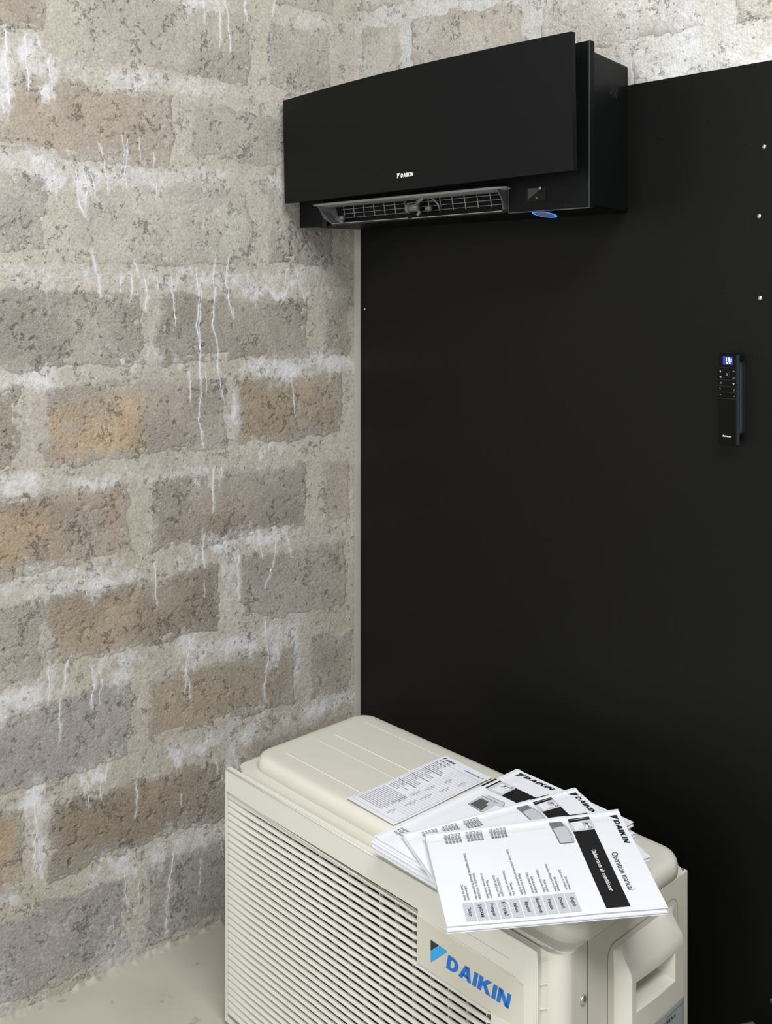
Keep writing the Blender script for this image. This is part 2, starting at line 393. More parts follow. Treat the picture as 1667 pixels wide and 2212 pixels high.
def dist_seg(Y, Z, a, b):
    ax, az = a; bx, bz = b; dx, dz = bx - ax, bz - az
    t = np.clip(((Y - ax) * dx + (Z - az) * dz) / (dx * dx + dz * dz + 1e-12), 0, 1)
    return np.hypot(Y - ax - t * dx, Z - az - t * dz)

def stain_left(Y, Z):
    n1 = fbm(Y * 9, Z * 9, 3); n2 = fbm(Y * 45, Z * 9, 5); n3 = fbm(Y * 28, Z * 28, 6)
    s = np.zeros_like(Y)
    for j in JOINTS:
        dz = Z - j + (n3 - .5) * .035 + (n1 - .5) * .05
        up = np.exp(-np.clip(dz, 0, 9) ** 2 / (2 * .016 ** 2)); dn = np.exp(-np.clip(-dz, 0, 9) ** 2 / (2 * (.02 + .05 * np.clip(n2 - .45, 0, 1)) ** 2))
        amt = sstep(.36, .62, fbm(Y * 6 + j * 31, Z * 3, 11)) * (.78 if j < 1.4 else .55)
        s = np.maximum(s, np.where(dz > 0, up, dn) * amt * (.55 + .9 * n2))
    for (y, z, ry, rz, k) in BLOOMS:
        yw = Y + (n3 - .5) * .05; zw = Z + (n2 - .5) * .10
        s = np.maximum(s, k * np.exp(-(((yw - y) / ry) ** 2 + ((zw - z) / rz) ** 2)) * (.45 + 1.0 * n2))
    low = sstep(.26, .02, Z) * (.16 + .45 * n1); s = np.maximum(s, low)
    s = s + .34 * (n1 - .5) + .16 * (n3 - .5) + .03
    for pl, w in DRIPS:
        y0 = min(p[0] for p in pl) - .03; y1 = max(p[0] for p in pl) + .03; z0 = min(p[1] for p in pl) - .03; z1 = max(p[1] for p in pl) + .03
        k = (Y > y0) & (Y < y1) & (Z > z0) & (Z < z1)
        if not k.any(): continue
        yy = Y[k] - (fbm(Z[k] * 38, Y[k] * 3., 4) - .5) * .016; d = np.full(yy.shape, 9.0)
        for a, b in zip(pl, pl[1:]): d = np.minimum(d, dist_seg(yy, Z[k], a, b))
        s[k] = np.maximum(s[k], .75 * np.exp(-(d / (w * .0011)) ** 2))
    return np.clip(s, 0, 1.2)
def stain_back(X, Z):
    n = fbm(X * 7, Z * 7, 21); n2 = fbm(X * 25, Z * 12, 23)
    return np.clip((n - .42) * 1.7 + (n2 - .5) * .5 + .12, 0, .8)

def mortar_height(A, Z, seed):
    return (fbm(A * 10, Z * 10, seed) - .5) * .004 + (fbm(A * 70, Z * 70, seed + 3) - .5) * .0022

def wall_mortar(name, a0, a1, z0, z1, step, seed, axis, parent, stain, tint):
    na = max(2, int((a1 - a0) / step)); nz = max(2, int((z1 - z0) / step))
    A, Z = np.meshgrid(np.linspace(a0, a1, na), np.linspace(z0, z1, nz))
    H = mortar_height(A, Z, seed)
    for b in (LB if axis == 'x' else BB):
        k = (A > b[0]) & (A < b[1]) & (Z > min(b[4:6])) & (Z < max(b[2:4]))
        if k.any():
            f = np.clip((A[k] - b[0]) / (b[1] - b[0]), 0, 1); d = np.minimum(np.minimum(A[k] - b[0], b[1] - A[k]), np.minimum(b[2] + (b[3] - b[2]) * f - Z[k], Z[k] - b[4] - (b[5] - b[4]) * f))
            H[k] -= .012 * sstep(.016, .030, d)
    n = fbm(A * 5, Z * 5, seed + 9)[..., None]; n2 = fbm(A * 3 + 7, Z * 3, seed + 19)[..., None]
    colr = tint * (0.86 + .32 * n) * (1 - n2 * .0)
    colr = colr * (1 - sstep(.5, .75, n2) * .5) + S(168, 160, 145) * sstep(.5, .75, n2) * .5
    return grid_obj(name, A, Z, H, axis, parent, colr, stain(A, Z), np.full(A.shape, .12) + .25 * sstep(.5, .7, n[..., 0]))

def grid_obj(name, A, Z, H, axis, parent, colr, stain, coarse):
    nz, na = A.shape
    co = np.zeros((nz * na, 3), np.float32)
    if axis == 'x': co[:, 0] = H.ravel(); co[:, 1] = A.ravel()
    else: co[:, 1] = -H.ravel(); co[:, 0] = A.ravel()
    co[:, 2] = Z.ravel()
    idx = np.arange(nz * na).reshape(nz, na)
    q = np.stack([idx[:-1, :-1], idx[:-1, 1:], idx[1:, 1:], idx[1:, :-1]], -1).reshape(-1, 4)
    me = bpy.data.meshes.new(name); me.vertices.add(len(co)); me.vertices.foreach_set('co', co.ravel())
    me.loops.add(q.size); me.loops.foreach_set('vertex_index', q.ravel().astype(np.int32))
    me.polygons.add(len(q)); me.polygons.foreach_set('loop_start', np.arange(0, q.size, 4, dtype=np.int32))
    me.polygons.foreach_set('use_smooth', np.ones(len(q), bool))
    at = me.attributes.new('tint', 'FLOAT_COLOR', 'POINT'); c4 = np.ones((len(co), 4), np.float32); c4[:, :3] = colr.reshape(-1, 3); at.data.foreach_set('color', c4.ravel())
    for nm, v in (('stain', stain), ('coarse', coarse)):
        at = me.attributes.new(nm, 'FLOAT', 'POINT'); at.data.foreach_set('value', v.ravel().astype(np.float32))
    me.materials.append(M_MAS); me.update(); me.validate()
    o = bpy.data.objects.new(name, me); COL.objects.link(o)
    if parent: o.parent = parent
    return o

def block_height(b, A, Z, seed):
    y0, y1, tl, tr, bl, br = b[:6]
    f = np.clip((A - y0) / (y1 - y0), 0, 1); zt = tl + (tr - tl) * f; zb = bl + (br - bl) * f
    nx = (fbm(A * 16, Z * 16, 31) - .5) * .030 + (fbm(A * 70, Z * 70, 33) - .5) * .016
    d = np.minimum(np.minimum(A - y0, y1 - A), np.minimum(zt - Z, Z - zb)) + nx + .004
    h = -.006 + .0072 * sstep(-.014, .012, d)
    co = b[7] * (.35 + .9 * sstep(.36, .64, fbm(A * 7 + seed, Z * 7, 41)))
    h = h + (fbm(A * 9, Z * 9, 51 + seed) - .5) * .0030 + (fbm(A * 130, Z * 130, 61 + seed, 3) - .5) * .0012 * co
    pit = sstep(.33, .25, fbm(A * 60, Z * 100, 71 + seed, 4)) * co * sstep(-.002, .012, d)
    return h - .0042 * pit, co, d

def make_block(b, seed, axis, parent, stain, step):
    mg = .022
    y0, y1 = b[0] - mg, b[1] + mg; z0, z1 = min(b[4:6]) - mg, max(b[2:4]) + mg
    if axis == 'x': y1 = min(y1, -.0005); z0 = max(z0, .001)
    else: y0 = max(y0, .004)
    na = int((y1 - y0) / step) + 2; nz = int((z1 - z0) / step) + 2
    A, Z = np.meshgrid(np.linspace(y0, y1, na), np.linspace(z0, z1, nz))
    H, co, d = block_height(b, A, Z, seed)
    t = np.array(b[6]); n = fbm(A * 6, Z * 6, 81 + seed)[..., None]; n2 = fbm(A * 14, Z * 14, 91 + seed)[..., None]
    c = t * (.90 + .30 * n) * (.93 + .14 * n2)
    cool = sstep(.52, .70, fbm(A * 4 + 3, Z * 4, 95 + seed))[..., None] * .35
    c = c * (1 - cool) + LILAC * cool
    if b[8]:
        cy = b[0] + (b[1] - b[0]) * .26; cz = (b[4] + b[2]) / 2 - .02
        g = np.exp(-(((A - cy) / .15) ** 2 + ((Z - cz) / .10) ** 2)) * 1.2
        k = np.clip(sstep(.15, 1.15, g + (n2[..., 0] - .5) * 1.1 + .5 * (fbm(A * 5, Z * 5, 97) - .5)), 0, 1)[..., None] * min(1, b[8]) * .75
        c = c * (1 - k) + OCH * k
    # thin mortar smear near the block's edge
    wash = sstep(.50, .72, fbm(A * 5 + 1.7, Z * 8, 99 + seed)) * .55
    sm = np.clip(np.maximum(sstep(.036, -.004, d + (n2[..., 0] - .5) * .045) * .9, wash), 0, 1)[..., None]; c = c * (1 - sm) + S(163, 158, 149) * sm
    return grid_obj('block', A, Z, H, axis, parent, c, stain(A, Z) * .9, co)

wl = wall_mortar('wall_left', -1.05, 0.0, 0.0, 2.36, .003, 101, 'x', None, stain_left, S(172, 166, 155))
wl['kind'] = 'structure'
wl['label'] = 'rough concrete block wall on the left with white lime streaks'
w2 = wall_mortar('wall_stretch', -2.6, -1.05, 0.0, 2.36, .02, 101, 'x', wl, stain_left, S(172, 166, 155))
w3 = obj('wall_upper_stretch', [(0, -2.6, 2.36), (0, 0, 2.36), (0, 0, 3.2), (0, -2.6, 3.2)], [(0, 1, 2, 3)], mat('plain_mortar', lin(165, 160, 150), .9, .6, 150, var=.1), wl)
for i, b in enumerate(LB):
    make_block(b, i, 'x', wl, stain_left, .003 if b[1] > -.93 else .009)
wb = wall_mortar('wall_back', 0.0, 1.45, 1.72, 2.36, .004, 201, 'y', None, stain_back, S(190, 188, 183))
wb['kind'] = 'structure'; wb['label'] = 'pale concrete block wall behind the black board'
obj('wall_stretch', [(0, -.0, 0), (2.8, 0, 0), (2.8, 0, 1.722), (0, 0, 1.722)], [(3, 2, 1, 0)], bpy.data.materials['plain_mortar'], wb)
wall_mortar('wall_stretch', 1.45, 2.8, 1.72, 2.36, .02, 201, 'y', wb, stain_back, S(190, 186, 178))
obj('wall_upper_stretch', [(0, 0, 2.36), (2.8, 0, 2.36), (2.8, 0, 3.2), (0, 0, 3.2)], [(3, 2, 1, 0)], bpy.data.materials['plain_mortar'], wb)
for i, b in enumerate(BB):
    make_block(b, 50 + i, 'y', wb, stain_back, .004 if b[0] < 1.3 else .012)

# raised lime runs that follow the masonry surface
def surf_left(y, z):
    A = np.array([[y]]); Z = np.array([[z]]); h = mortar_height(A, Z, 101)[0, 0]
    for i, b in enumerate(LB):
        if b[0] - .02 < y < b[1] + .02 and min(b[4:6]) - .02 < z < max(b[2:4]) + .02:
            h = max(h, block_height(b, A, Z, i)[0][0, 0])
    return h
def lime_runs():
    V = []; F = []
    for pl, w in DRIPS:
        pts = []
        for a, b in zip(pl, pl[1:]):
            n = max(1, int(math.hypot(b[0] - a[0], b[1] - a[1]) / .006))
            pts += [(a[0] + (b[0] - a[0]) * k / n, a[1] + (b[1] - a[1]) * k / n) for k in range(n)]
        pts.append(pl[-1]); base = len(V); m = len(pts)
        for i, (y, z) in enumerate(pts):
            y += (fbm(np.array([z * 38]), np.array([y * 3.]), 4)[0] - .5) * .016
            hw = w * (.00042 if z > 1.0 else .0003) * (.2 + 1.5 * fbm(np.array([z * 90.]), np.array([y * 30.]), 9)[0]) * min(1, (i + 1) / 3, (m - i) / 4)
            x = surf_left(y, z)
            V += [(x - .0012, y - hw, z), (x + .0009, y, z), (x - .0012, y + hw, z)]
        for i in range(m - 1):
            b = base + i * 3
            F += [(b, b + 1, b + 4, b + 3), (b + 1, b + 2, b + 5, b + 4)]
    o = obj('lime_run', V, F, mat('lime_crust', (.60, .60, .595, 1), .9, .8, 300, var=.12, vscale=60), wl, smooth=True)
    o['kind'] = 'stuff'; o['label'] = 'white lime runs trickling down the blocks'
lime_runs()

# ------------------------------------------------------------------ floor
def floor_mat():
    m = mat('cement_floor', lin(180, 174, 160), .75, .25, 220, var=.08, vscale=5)
    nt = m.node_tree; N = nt.nodes; L = nt.links; b = N['Principled BSDF']
    src = b.inputs['Base Color'].links[0].from_socket
    tc = N.new('ShaderNodeTexCoord')
    n = N.new('ShaderNodeTexNoise'); n.inputs['Scale'].default_value = 17; n.inputs['Detail'].default_value = 3; L.new(tc.outputs['Object'], n.inputs['Vector'])
    r = N.new('ShaderNodeMapRange'); r.inputs[1].default_value = .66; r.inputs[2].default_value = .70; r.inputs[3].default_value = 0; r.inputs[4].default_value = .55; L.new(n.outputs['Fac'], r.inputs[0])
    x = N.new('ShaderNodeMix'); x.data_type = 'RGBA'; L.new(r.outputs[0], x.inputs[0]); L.new(src, x.inputs[6]); x.inputs[7].default_value = lin(140, 134, 122)
    L.new(x.outputs[2], b.inputs['Base Color']); return m
fl = box('floor', -.1, 3.2, -3.4, .1, -.05, 0, floor_mat()); fl['kind'] = 'structure'; fl['label'] = 'pale trowelled cement floor'
# rough cement fillet along the foot of the left wall
def fillet():
    ys = np.linspace(-2.4, -.01, 900); V = []; F = []
    for i, y in enumerate(ys):
        w = -.003 + .016 * fbm(np.array([y * 40]), np.array([.3]), 2, 2)[0]; hgt = -.002 + .020 * fbm(np.array([y * 60]), np.array([5.3]), 2, 2)[0]
        V += [(-.004, y, hgt), (.005 + w * .35, y, hgt * .55), (.007 + w, y, -.0005)]
    for i in range(len(ys) - 1):
        b = i * 3; F += [(b, b + 1, b + 4, b + 3), (b + 1, b + 2, b + 5, b + 4)]
    o = obj('trim_1', V, F, mat('cement_fillet', lin(168, 162, 150), .9, .6, 150, var=.12, vscale=30), None, True); o['kind'] = 'structure'
    o['label'] = 'crumbly cement fillet along the foot of the wall'
fillet()

# ------------------------------------------------------------------ black board
def board_mat():
    m = bpy.data.materials.new('black_board_paint'); m.use_nodes = True
    nt = m.node_tree; N = nt.nodes; L = nt.links; b = N['Principled BSDF']
    b.inputs['Base Color'].default_value = (.0048, .0048, .0044, 1); b.inputs['Roughness'].default_value = .42; b.inputs['Specular IOR Level'].default_value = .16
    tc = N.new('ShaderNodeTexCoord'); mp = N.new('ShaderNodeMapping'); mp.inputs['Scale'].default_value = (60, 60, 9); L.new(tc.outputs['Object'], mp.inputs['Vector'])
    n = N.new('ShaderNodeTexNoise'); n.inputs['Scale'].default_value = 3; n.inputs['Detail'].default_value = 6; L.new(mp.outputs[0], n.inputs['Vector'])
    bp = N.new('ShaderNodeBump'); bp.inputs['Strength'].default_value = .35; bp.inputs['Distance'].default_value = .0006; L.new(n.outputs['Fac'], bp.inputs['Height']); L.new(bp.outputs['Normal'], b.inputs['Normal'])
    n2 = N.new('ShaderNodeTexNoise'); n2.inputs['Scale'].default_value = 260; n2.inputs['Detail'].default_value = 2; L.new(tc.outputs['Object'], n2.inputs['Vector'])
    r = N.new('ShaderNodeMapRange'); r.inputs[1].default_value = .77; r.inputs[2].default_value = .82; r.inputs[3].default_value = 0; r.inputs[4].default_value = .5; L.new(n2.outputs['Fac'], r.inputs[0])
    x = N.new('ShaderNodeMix'); x.data_type = 'RGBA'; L.new(r.outputs[0], x.inputs[0]); x.inputs[6].default_value = (.0048, .0048, .0044, 1); x.inputs[7].default_value = (.09, .085, .07, 1)
    L.new(x.outputs[2], b.inputs['Base Color']); return m
bd = empty('wall_board', (.05, -.006, 0), 0, 'tall matt black painted board screwed to the back wall', 'board')
box('panel', 0, 2.5, -.014, 0, .01, 1.8793, board_mat(), bd, .0012)
M_ZINC = mat('zinc_screw', (.62, .62, .60, 1), .38, .3, 900, metal=1.0)
def screw(parent, x, y, z, r, axis):
    """domed cross-head screw, pointing along -y (axis 'y') or +x (axis 'x')"""
    bm = bmesh.new(); n = 14
    prof = [(1.0, 0), (.95, .25), (.7, .45), (.35, .52)]
    rings = [[(r * k * math.cos(2 * math.pi * i / n), r * k * math.sin(2 * math.pi * i / n), r * h) for i in range(n)] for k, h in prof]
    V, F = loft(rings, True, True)
    b = len(V); c = .5 * r
    for w, l in ((.09, .42), (.42, .09)):
        b = len(V); V += [(-r * w, -r * l, c * 1.09), (r * w, -r * l, c * 1.09), (r * w, r * l, c * 1.09), (-r * w, r * l, c * 1.09)]
        F.append((b, b + 1, b + 2, b + 3))
    P = [(x + a, y - h, z + bb) if axis == 'y' else (x + h, y + a, z + bb) for a, bb, h in V]
    return P, F
rg = [(1.1604, 1.7315), (1.1508, 1.6119), (1.1526, 1.4697), (.0666, 1.4307), (1.1755, .262)]
for k, (x, z) in enumerate(rg):
    P, F = screw(bd, x - .05, -.0135, z, .0042 if k != 3 else .0028, 'y'); obj('screw', P, F, M_ZINC, bd, True)

# ------------------------------------------------------------------ indoor unit
K_SAT = mat('black_satin_casing', (.0030, .0036, .0038, 1), .45, .15, 700, spec=.13)
K_PANEL = mat('black_brushed_panel', (.0046, .005, .0052, 1), .5, .12, 500, spec=.12)
K_DARK = mat('black_cavity', (.006, .006, .006, 1), .6, spec=.2)
K_GREYP = mat('dark_grey_vane', (.26, .265, .255, 1), .45, .1, 600, spec=.4)
K_WIRE = mat('grey_guard_wire', (.16, .16, .155, 1), .4, spec=.5)
K_EDGE = mat('grey_edge_line', (.05, .053, .053, 1), .4, spec=.5)
M_WHITEP = mat('white_logo_print', (.75, .75, .75, 1), .5)
AX, AZ = .0118, 1.6329
ac = empty('indoor_air_conditioner', (.46, -.02, AZ), 0, 'black wall mounted air conditioner with raised front panel, high in the corner', 'air conditioner')
def A_(x, y, z): return (x - .46, y + .02, z - AZ)
# rear casing: tapers towards the wall
def ring_xz(x0, x1, y, z0, z1, r=.006): return [A_(px, y, pz) for px, pz in rrect(x0, x1, z0, z1, r, 3)]
rings = [ring_xz(.050, .8743, -.0205, AZ - .001, 1.9169), ring_xz(.046, .876, -.030, AZ - .001, 1.9169), ring_xz(.014, .9075, -.166, AZ + .002, 1.9169 + .003)]
V, F = loft(rings); obj('rear_casing', V, F, K_SAT, ac)
# front plate with outlet opening (bars around the opening)
YP, XR, ZT = -.1807, .909, 1.9361
def plate():
    bm = bmesh.new()
    def bx_(x0, x1, z0, z1): bm_box(bm, x0 - .46, x1 - .46, YP + .02, -.166 + .02, z0 - AZ, z1 - AZ)
    bx_(AX, .108, AZ, ZT); bx_(.711, XR, AZ, ZT); bx_(.108, .711, 1.694, ZT)
    return from_bm('front_plate', bm, K_SAT, ac)
plate()
box('plate_edge_line', XR - .46 - .0008, XR - .46 + .0003, YP + .0195, YP + .0205, 0, ZT - AZ, K_EDGE, ac)
box('plate_joint_line', .7105 - .46, .7118 - .46, YP + .0190, YP + .03, 0, 1.688 - AZ, K_EDGE, ac)
box('plate_joint_line', .1075 - .46, .1083 - .46, YP + .0190, YP + .03, 0, 1.672 - AZ, K_EDGE, ac)
box('plate_bottom_line', .711 - .46, XR - .46, YP + .0192, YP + .026, -.0008, .0008, K_EDGE, ac)
# curved front panel
def panel_pt(a, b, off=0.0):
    # a along width 0..1, b up 0..1
    x0, x1 = .024 + (.017 - .024) * b, .917 + (.912 - .917) * b
    z0, z1 = 1.6895 + (1.696 - 1.6895) * a, 1.9392 + (1.9432 - 1.9392) * a
    bow = 4 * a * (1 - a)
    y = -.2345 - bow * (.003 + .021 * b ** 1.5) + off
    return A_(x0 + (x1 - x0) * a, y, z0 + (z1 - z0) * b)
def front_panel():
    na, nb = 40, 16; V = []; F = []
    for off in (0, .010):
        for j in range(nb + 1):
            for i in range(na + 1): V.append(panel_pt(i / na, j / nb, off))
    st = (na + 1) * (nb + 1); idx = lambda i, j, k=0: k * st + j * (na + 1) + i
    for j in range(nb):
        for i in range(na):
            F.append((idx(i, j), idx(i + 1, j), idx(i + 1, j + 1), idx(i, j + 1))); F.append((idx(i, j + 1, 1), idx(i + 1, j + 1, 1), idx(i + 1, j, 1), idx(i, j, 1)))
    for i in range(na):
        F.append((idx(i, 0, 1), idx(i + 1, 0, 1), idx(i + 1, 0), idx(i, 0))); F.append((idx(i, nb), idx(i + 1, nb), idx(i + 1, nb, 1), idx(i, nb, 1)))
    for j in range(nb):
        F.append((idx(0, j), idx(0, j + 1), idx(0, j + 1, 1), idx(0, j, 1))); F.append((idx(na, j, 1), idx(na, j + 1, 1), idx(na, j + 1), idx(na, j)))
    return obj('front_panel', V, F, K_PANEL, ac)
fp = front_panel()
def on_panel(x, z, off=-.0006):
    a = (x - .021) / (.914 - .021); b = (z - 1.692) / (1.941 - 1.692); return panel_pt(a, b, off)
h = .0085
flat_print('logo_letters', DK_V * h, DK_F, lambda x, y: on_panel(.4535 + x * .92, 1.7178 + y), M_WHITEP, fp)
dk, lo = tri_mark()
for part in (dk, lo): flat_print('logo_mark', part[0] * .0118, part[1], lambda x, y: on_panel(.4425 + x * .82, 1.7158 + y), M_WHITEP, fp)
# panel hinge arms between plate and panel
for x in (.2, .72): box('panel_arm', x - .02 - .46, x + .02 - .46, -.226 + .02, YP + .02 + .001, .22, .26, K_DARK, ac)
# outlet cavity
def cavity():
    x0, x1 = .108, .711
    prof = [(-.166, 1.694), (-.120, 1.688), (-.085, 1.672), (-.085, 1.655), (-.120, 1.642), (-.166, 1.6355)]
    V = []; F = []
    for x in (x0, x1): V += [A_(x, y, z) for y, z in prof]
    n = len(prof)
    for i in range(n - 1): F.append((i, i + 1, n + i + 1, n + i))
    F.append(tuple(range(n))); F.append(tuple(n + i for i in range(n))[::-1])
    return obj('air_outlet', V, F, K_DARK, ac)
cv = cavity()
# wire guard
bm = bmesh.new()
for z in (1.652, 1.662, 1.672): rod(bm, A_(.175, -.174, z - .003), A_(.700, -.174, z), .0009, 6)
for i in range(15):
    x = .185 + .0365 * i; rod(bm, A_(x, -.175, 1.648), A_(x - .006, -.175, 1.679), .0012, 6)
from_bm('wire_guard', bm, K_WIRE, cv)
# upper vane: long curved blade swung open
def vane(name, x0, x1, prof, m, tip=.05):
    n = 30; V = []; F = []; k = len(prof)
    for i in range(n + 1):
        a = i / n; x = x0 + (x1 - x0) * a
        e = min(1, math.sqrt(min(1, min(a, 1 - a) / tip))) if tip else 1
        ym = sum(p[0] for p in prof) / k; zm = max(p[1] for p in prof)
        for (y, z) in prof: V.append(A_(x, ym + (y - ym) * (.35 + .65 * e), zm + (z - zm) * (.4 + .6 * e)))
    for i in range(n):
        for j in range(k): F.append((i * k + j, i * k + (j + 1) % k, (i + 1) * k + (j + 1) % k, (i + 1) * k + j))
    F.append(tuple(range(k))[::-1]); F.append(tuple(n * k + j for j in range(k)))
    return obj(name, V, F, m, ac, True)
vane('upper_vane', .092, .722, [(-.214, 1.6800), (-.205, 1.6785), (-.187, 1.6755), (-.170, 1.676), (-.168, 1.6785), (-.187, 1.6785), (-.205, 1.6825), (-.213, 1.6835)], K_GREYP, .06)
vane('lower_vane', .150, .708, [(-.196, 1.6345), (-.176, 1.6335), (-.150, 1.638), (-.150, 1.6395), (-.176, 1.6355), (-.196, 1.636)], mat('black_vane', (.016, .016, .016, 1), .4), .03)
bm = bmesh.new(); rod(bm, A_(.165, -.1962, 1.6358), A_(.43, -.1962, 1.6362), .0008, 6); rod(bm, A_(.445, -.1962, 1.6352), A_(.707, -.1962, 1.6368), .0008, 6)
from_bm('vane_edge', bm, mat('vane_edge_grey', (.26, .26, .255, 1), .4), ac)
# hub and link arms
def hub():
    bm = bmesh.new()
    rod(bm, A_(.425, -.186, 1.657), A_(.455, -.186, 1.659), .0085, 14)
    rod(bm, A_(.420, -.186, 1.657), A_(.426, -.186, 1.657), .0105, 14)
    rod(bm, A_(.478, -.184, 1.654), A_(.492, -.184, 1.655), .0065, 12)
    tube(bm, [A_(.447, -.186, 1.664), A_(.462, -.190, 1.672), A_(.476, -.192, 1.678)], .0045, 8)
    tube(bm, [A_(.452, -.187, 1.653), A_(.462, -.190, 1.646), A_(.458, -.193, 1.640)], .0040, 8)
    tube(bm, [A_(.515, -.180, 1.648), A_(.513, -.184, 1.662), A_(.498, -.187, 1.675), A_(.480, -.188, 1.679)], .0022, 8)
    tube(bm, [A_(.395, -.176, 1.677), A_(.404, -.178, 1.664), A_(.415, -.184, 1.652)], .002, 8)
    return from_bm('vane_linkage', bm, mat('dark_linkage', (.13, .13, .125, 1), .4), ac, True)
hub()
def end_arm(pts, th, name='vane_arm'):
    V = [A_(x, y, z) for x, y, z in pts] + [A_(x + th, y, z) for x, y, z in pts]; n = len(pts)
    F = [tuple(range(n))[::-1], tuple(range(n, 2 * n))] + [(i, (i + 1) % n, n + (i + 1) % n, n + i) for i in range(n)]
    return obj(name, V, F, mat('vane_arm_black', (.07, .07, .068, 1), .45), ac)
end_arm([(.118, -.205, 1.678), (.124, -.192, 1.650), (.150, -.180, 1.6315), (.165, -.150, 1.632), (.150, -.150, 1.650), (.135, -.165, 1.676)], .004)
end_arm([(.700, -.205, 1.680), (.703, -.194, 1.660), (.703, -.190, 1.640), (.703, -.150, 1.640), (.703, -.150, 1.68)], .003)
bm = bmesh.new(); rod(bm, A_(.165, -.180, 1.648), A_(.188, -.180, 1.648), .007, 12); tube(bm, [A_(.170, -.186, 1.652), A_(.18, -.188, 1.642), A_(.195, -.190, 1.637)], .003, 8)
from_bm('vane_pivot', bm, bpy.data.materials['dark_linkage'], ac, True)
# motion sensor window: sunken square with a sloped floor and lens
def sensor():
    x0, x1, z0, z1 = .752, .8075, 1.6505, 1.680; y = YP - .0006; 
    o = [(x0, y, z0), (x1, y, z0), (x1, y, z1), (x0, y, z1)]
    i_ = [(x0 + .003, y, z0 + .002), (x1 - .002, y, z0 + .002), (x1 - .002, y, z1 - .002), (x0 + .003, y, z1 - .002)]
    V = [A_(*p) for p in o + i_]; F = [(k, (k + 1) % 4, 4 + (k + 1) % 4, 4 + k) for k in range(4)]
    s = obj('sensor_window', V, F, K_SAT, ac)
    V = [A_(x0 + .003, y + .0004, z0 + .002), A_(x0 + .003, y + .0004, z1 - .002), A_(x1 - .012, y - .0003, z1 - .004)]
    obj('sensor_facet', V, [(0, 1, 2)], mat('sensor_facet_grey', (.035, .035, .034, 1), .3), s)
    V = [A_(x0 + .003, y + .0003, z0 + .0018), A_(x1 - .002, y + .0003, z0 + .0018), A_(x1 - .002, y + .0003, z1 - .002), A_(x0 + .003, y + .0003, z1 - .002)]
    obj('sensor_floor', V, [(0, 1, 2, 3)], K_DARK, s)
    bm = bmesh.new(); bmesh.ops.create_uvsphere(bm, u_segments=14, v_segments=8, radius=.004)
    for v in bm.verts: v.co = Vector(A_(.784 + v.co.x * .9, YP - .001 + v.co.y * .6, 1.6585 + v.co.z))
    from_bm('sensor_lens', bm, mat('sensor_lens', (.02, .02, .02, 1), .12, coat=.5), s, True)
    box('sensor_chip', .7895 - .46, .7945 - .46, YP + .02 - .0012, YP + .02, 1.6735 - AZ, 1.6785 - AZ, mat('sensor_chip', (.35, .36, .36, 1), .35), s)
sensor()
# lit ring on the underside
def led():
    n = 40; ux, uy = Vector((1, -.10, 0)).normalized(), Vector((.10, 1, -.22)).normalized(); c = Vector((.7760, -.1500, 1.6285))
    def ring(r0, r1, sink): return [A_(*(c + ux * r0 * math.cos(2 * math.pi * k / n) + uy * r1 * math.sin(2 * math.pi * k / n) + Vector((0, .012 * sink, sink)))) for k in range(n)]
    V = ring(.0252, .0250, .0145) + ring(.0252, .0250, 0)
    obj('light_housing', V, [(k, (k + 1) % n, n + (k + 1) % n, n + k) for k in range(n)] + [tuple(range(n, 2 * n))], K_SAT, ac)
    V = ring(.0245, .0243, -.0003) + ring(.0210, .0200, -.0007)
    obj('light_ring', V, [(k, (k + 1) % n, n + (k + 1) % n, n + k) for k in range(n)], mat('blue_light_ring', (.02, .1, .6, 1), .4, emit=(.008, .16, 1.0, 1), emit_s=2.6), ac)
    obj('light_lens', ring(.0210, .0200, -.0007), [tuple(range(n))], mat('milky_light_lens', (.30, .31, .36, 1), .35), ac)
led()
# vent slots on the right side
bm = bmesh.new()
for k in range(6):
    t = k / 5; y = -.098 + .026 * t; z = 1.862 - .006 * t
    tx = lambda yy: .8755 + (.9075 - .876) * (-.030 - yy) / .136 + .0006
    rod(bm, A_(tx(y) - .0004, y, z - .012), A_(tx(y + .008) - .0004, y + .008, z + .010), .0009, 5)
from_bm('side_vent', bm, K_DARK, ac)

# ------------------------------------------------------------------ remote control and its wall bracket
K_REM = mat('black_remote_shell', (.0022, .0024, .0024, 1), .4, spec=.12)
K_SIDE = mat('blue_grey_remote_edge', (.030, .042, .055, 1), .35, spec=.5)
rc = empty('remote_control', (1.105, -.0445, 1.2125), 0, 'slim black remote control with lit blue display, clipped on the board', 'remote control')
def R_(x, z, y=-.0451): return (x - 1.105, y + .0445, z - 1.2125)
box('shell', -.0178, .0178, 0, .0085, 0, .1595, K_REM, rc, .0012)
box('side_rail', .0172, .0184, .0006, .0080, .001, .1585, K_SIDE, rc)
sc_ = obj('display', [R_(1.0961, 1.3526), R_(1.1154, 1.3526), R_(1.1154, 1.3672), R_(1.0961, 1.3672)], [(0, 1, 2, 3)], mat('display_glow', (.01, .02, .2, 1), .3, emit=(.012, .030, .22, 1), emit_s=.7), rc)
M_SEG = mat('display_digits', (.8, .85, 1, 1), .4, emit=(.72, .80, 1.0, 1), emit_s=.7)
M_ICON = mat('remote_icon_print', (.30, .31, .31, 1), .5)
v, f = text2d('18', .0105, 'LEFT', .008); flat_print('display_digits', v, f, lambda x, y: R_(1.1015 + x * .80, 1.3583 + y, -.0453), M_SEG, sc_)
v, f = text2d('3', .0082, 'LEFT', .008); flat_print('display_digits', v, f, lambda x, y: R_(1.1098 + x * .8, 1.3583 + y, -.0453), M_SEG, sc_)
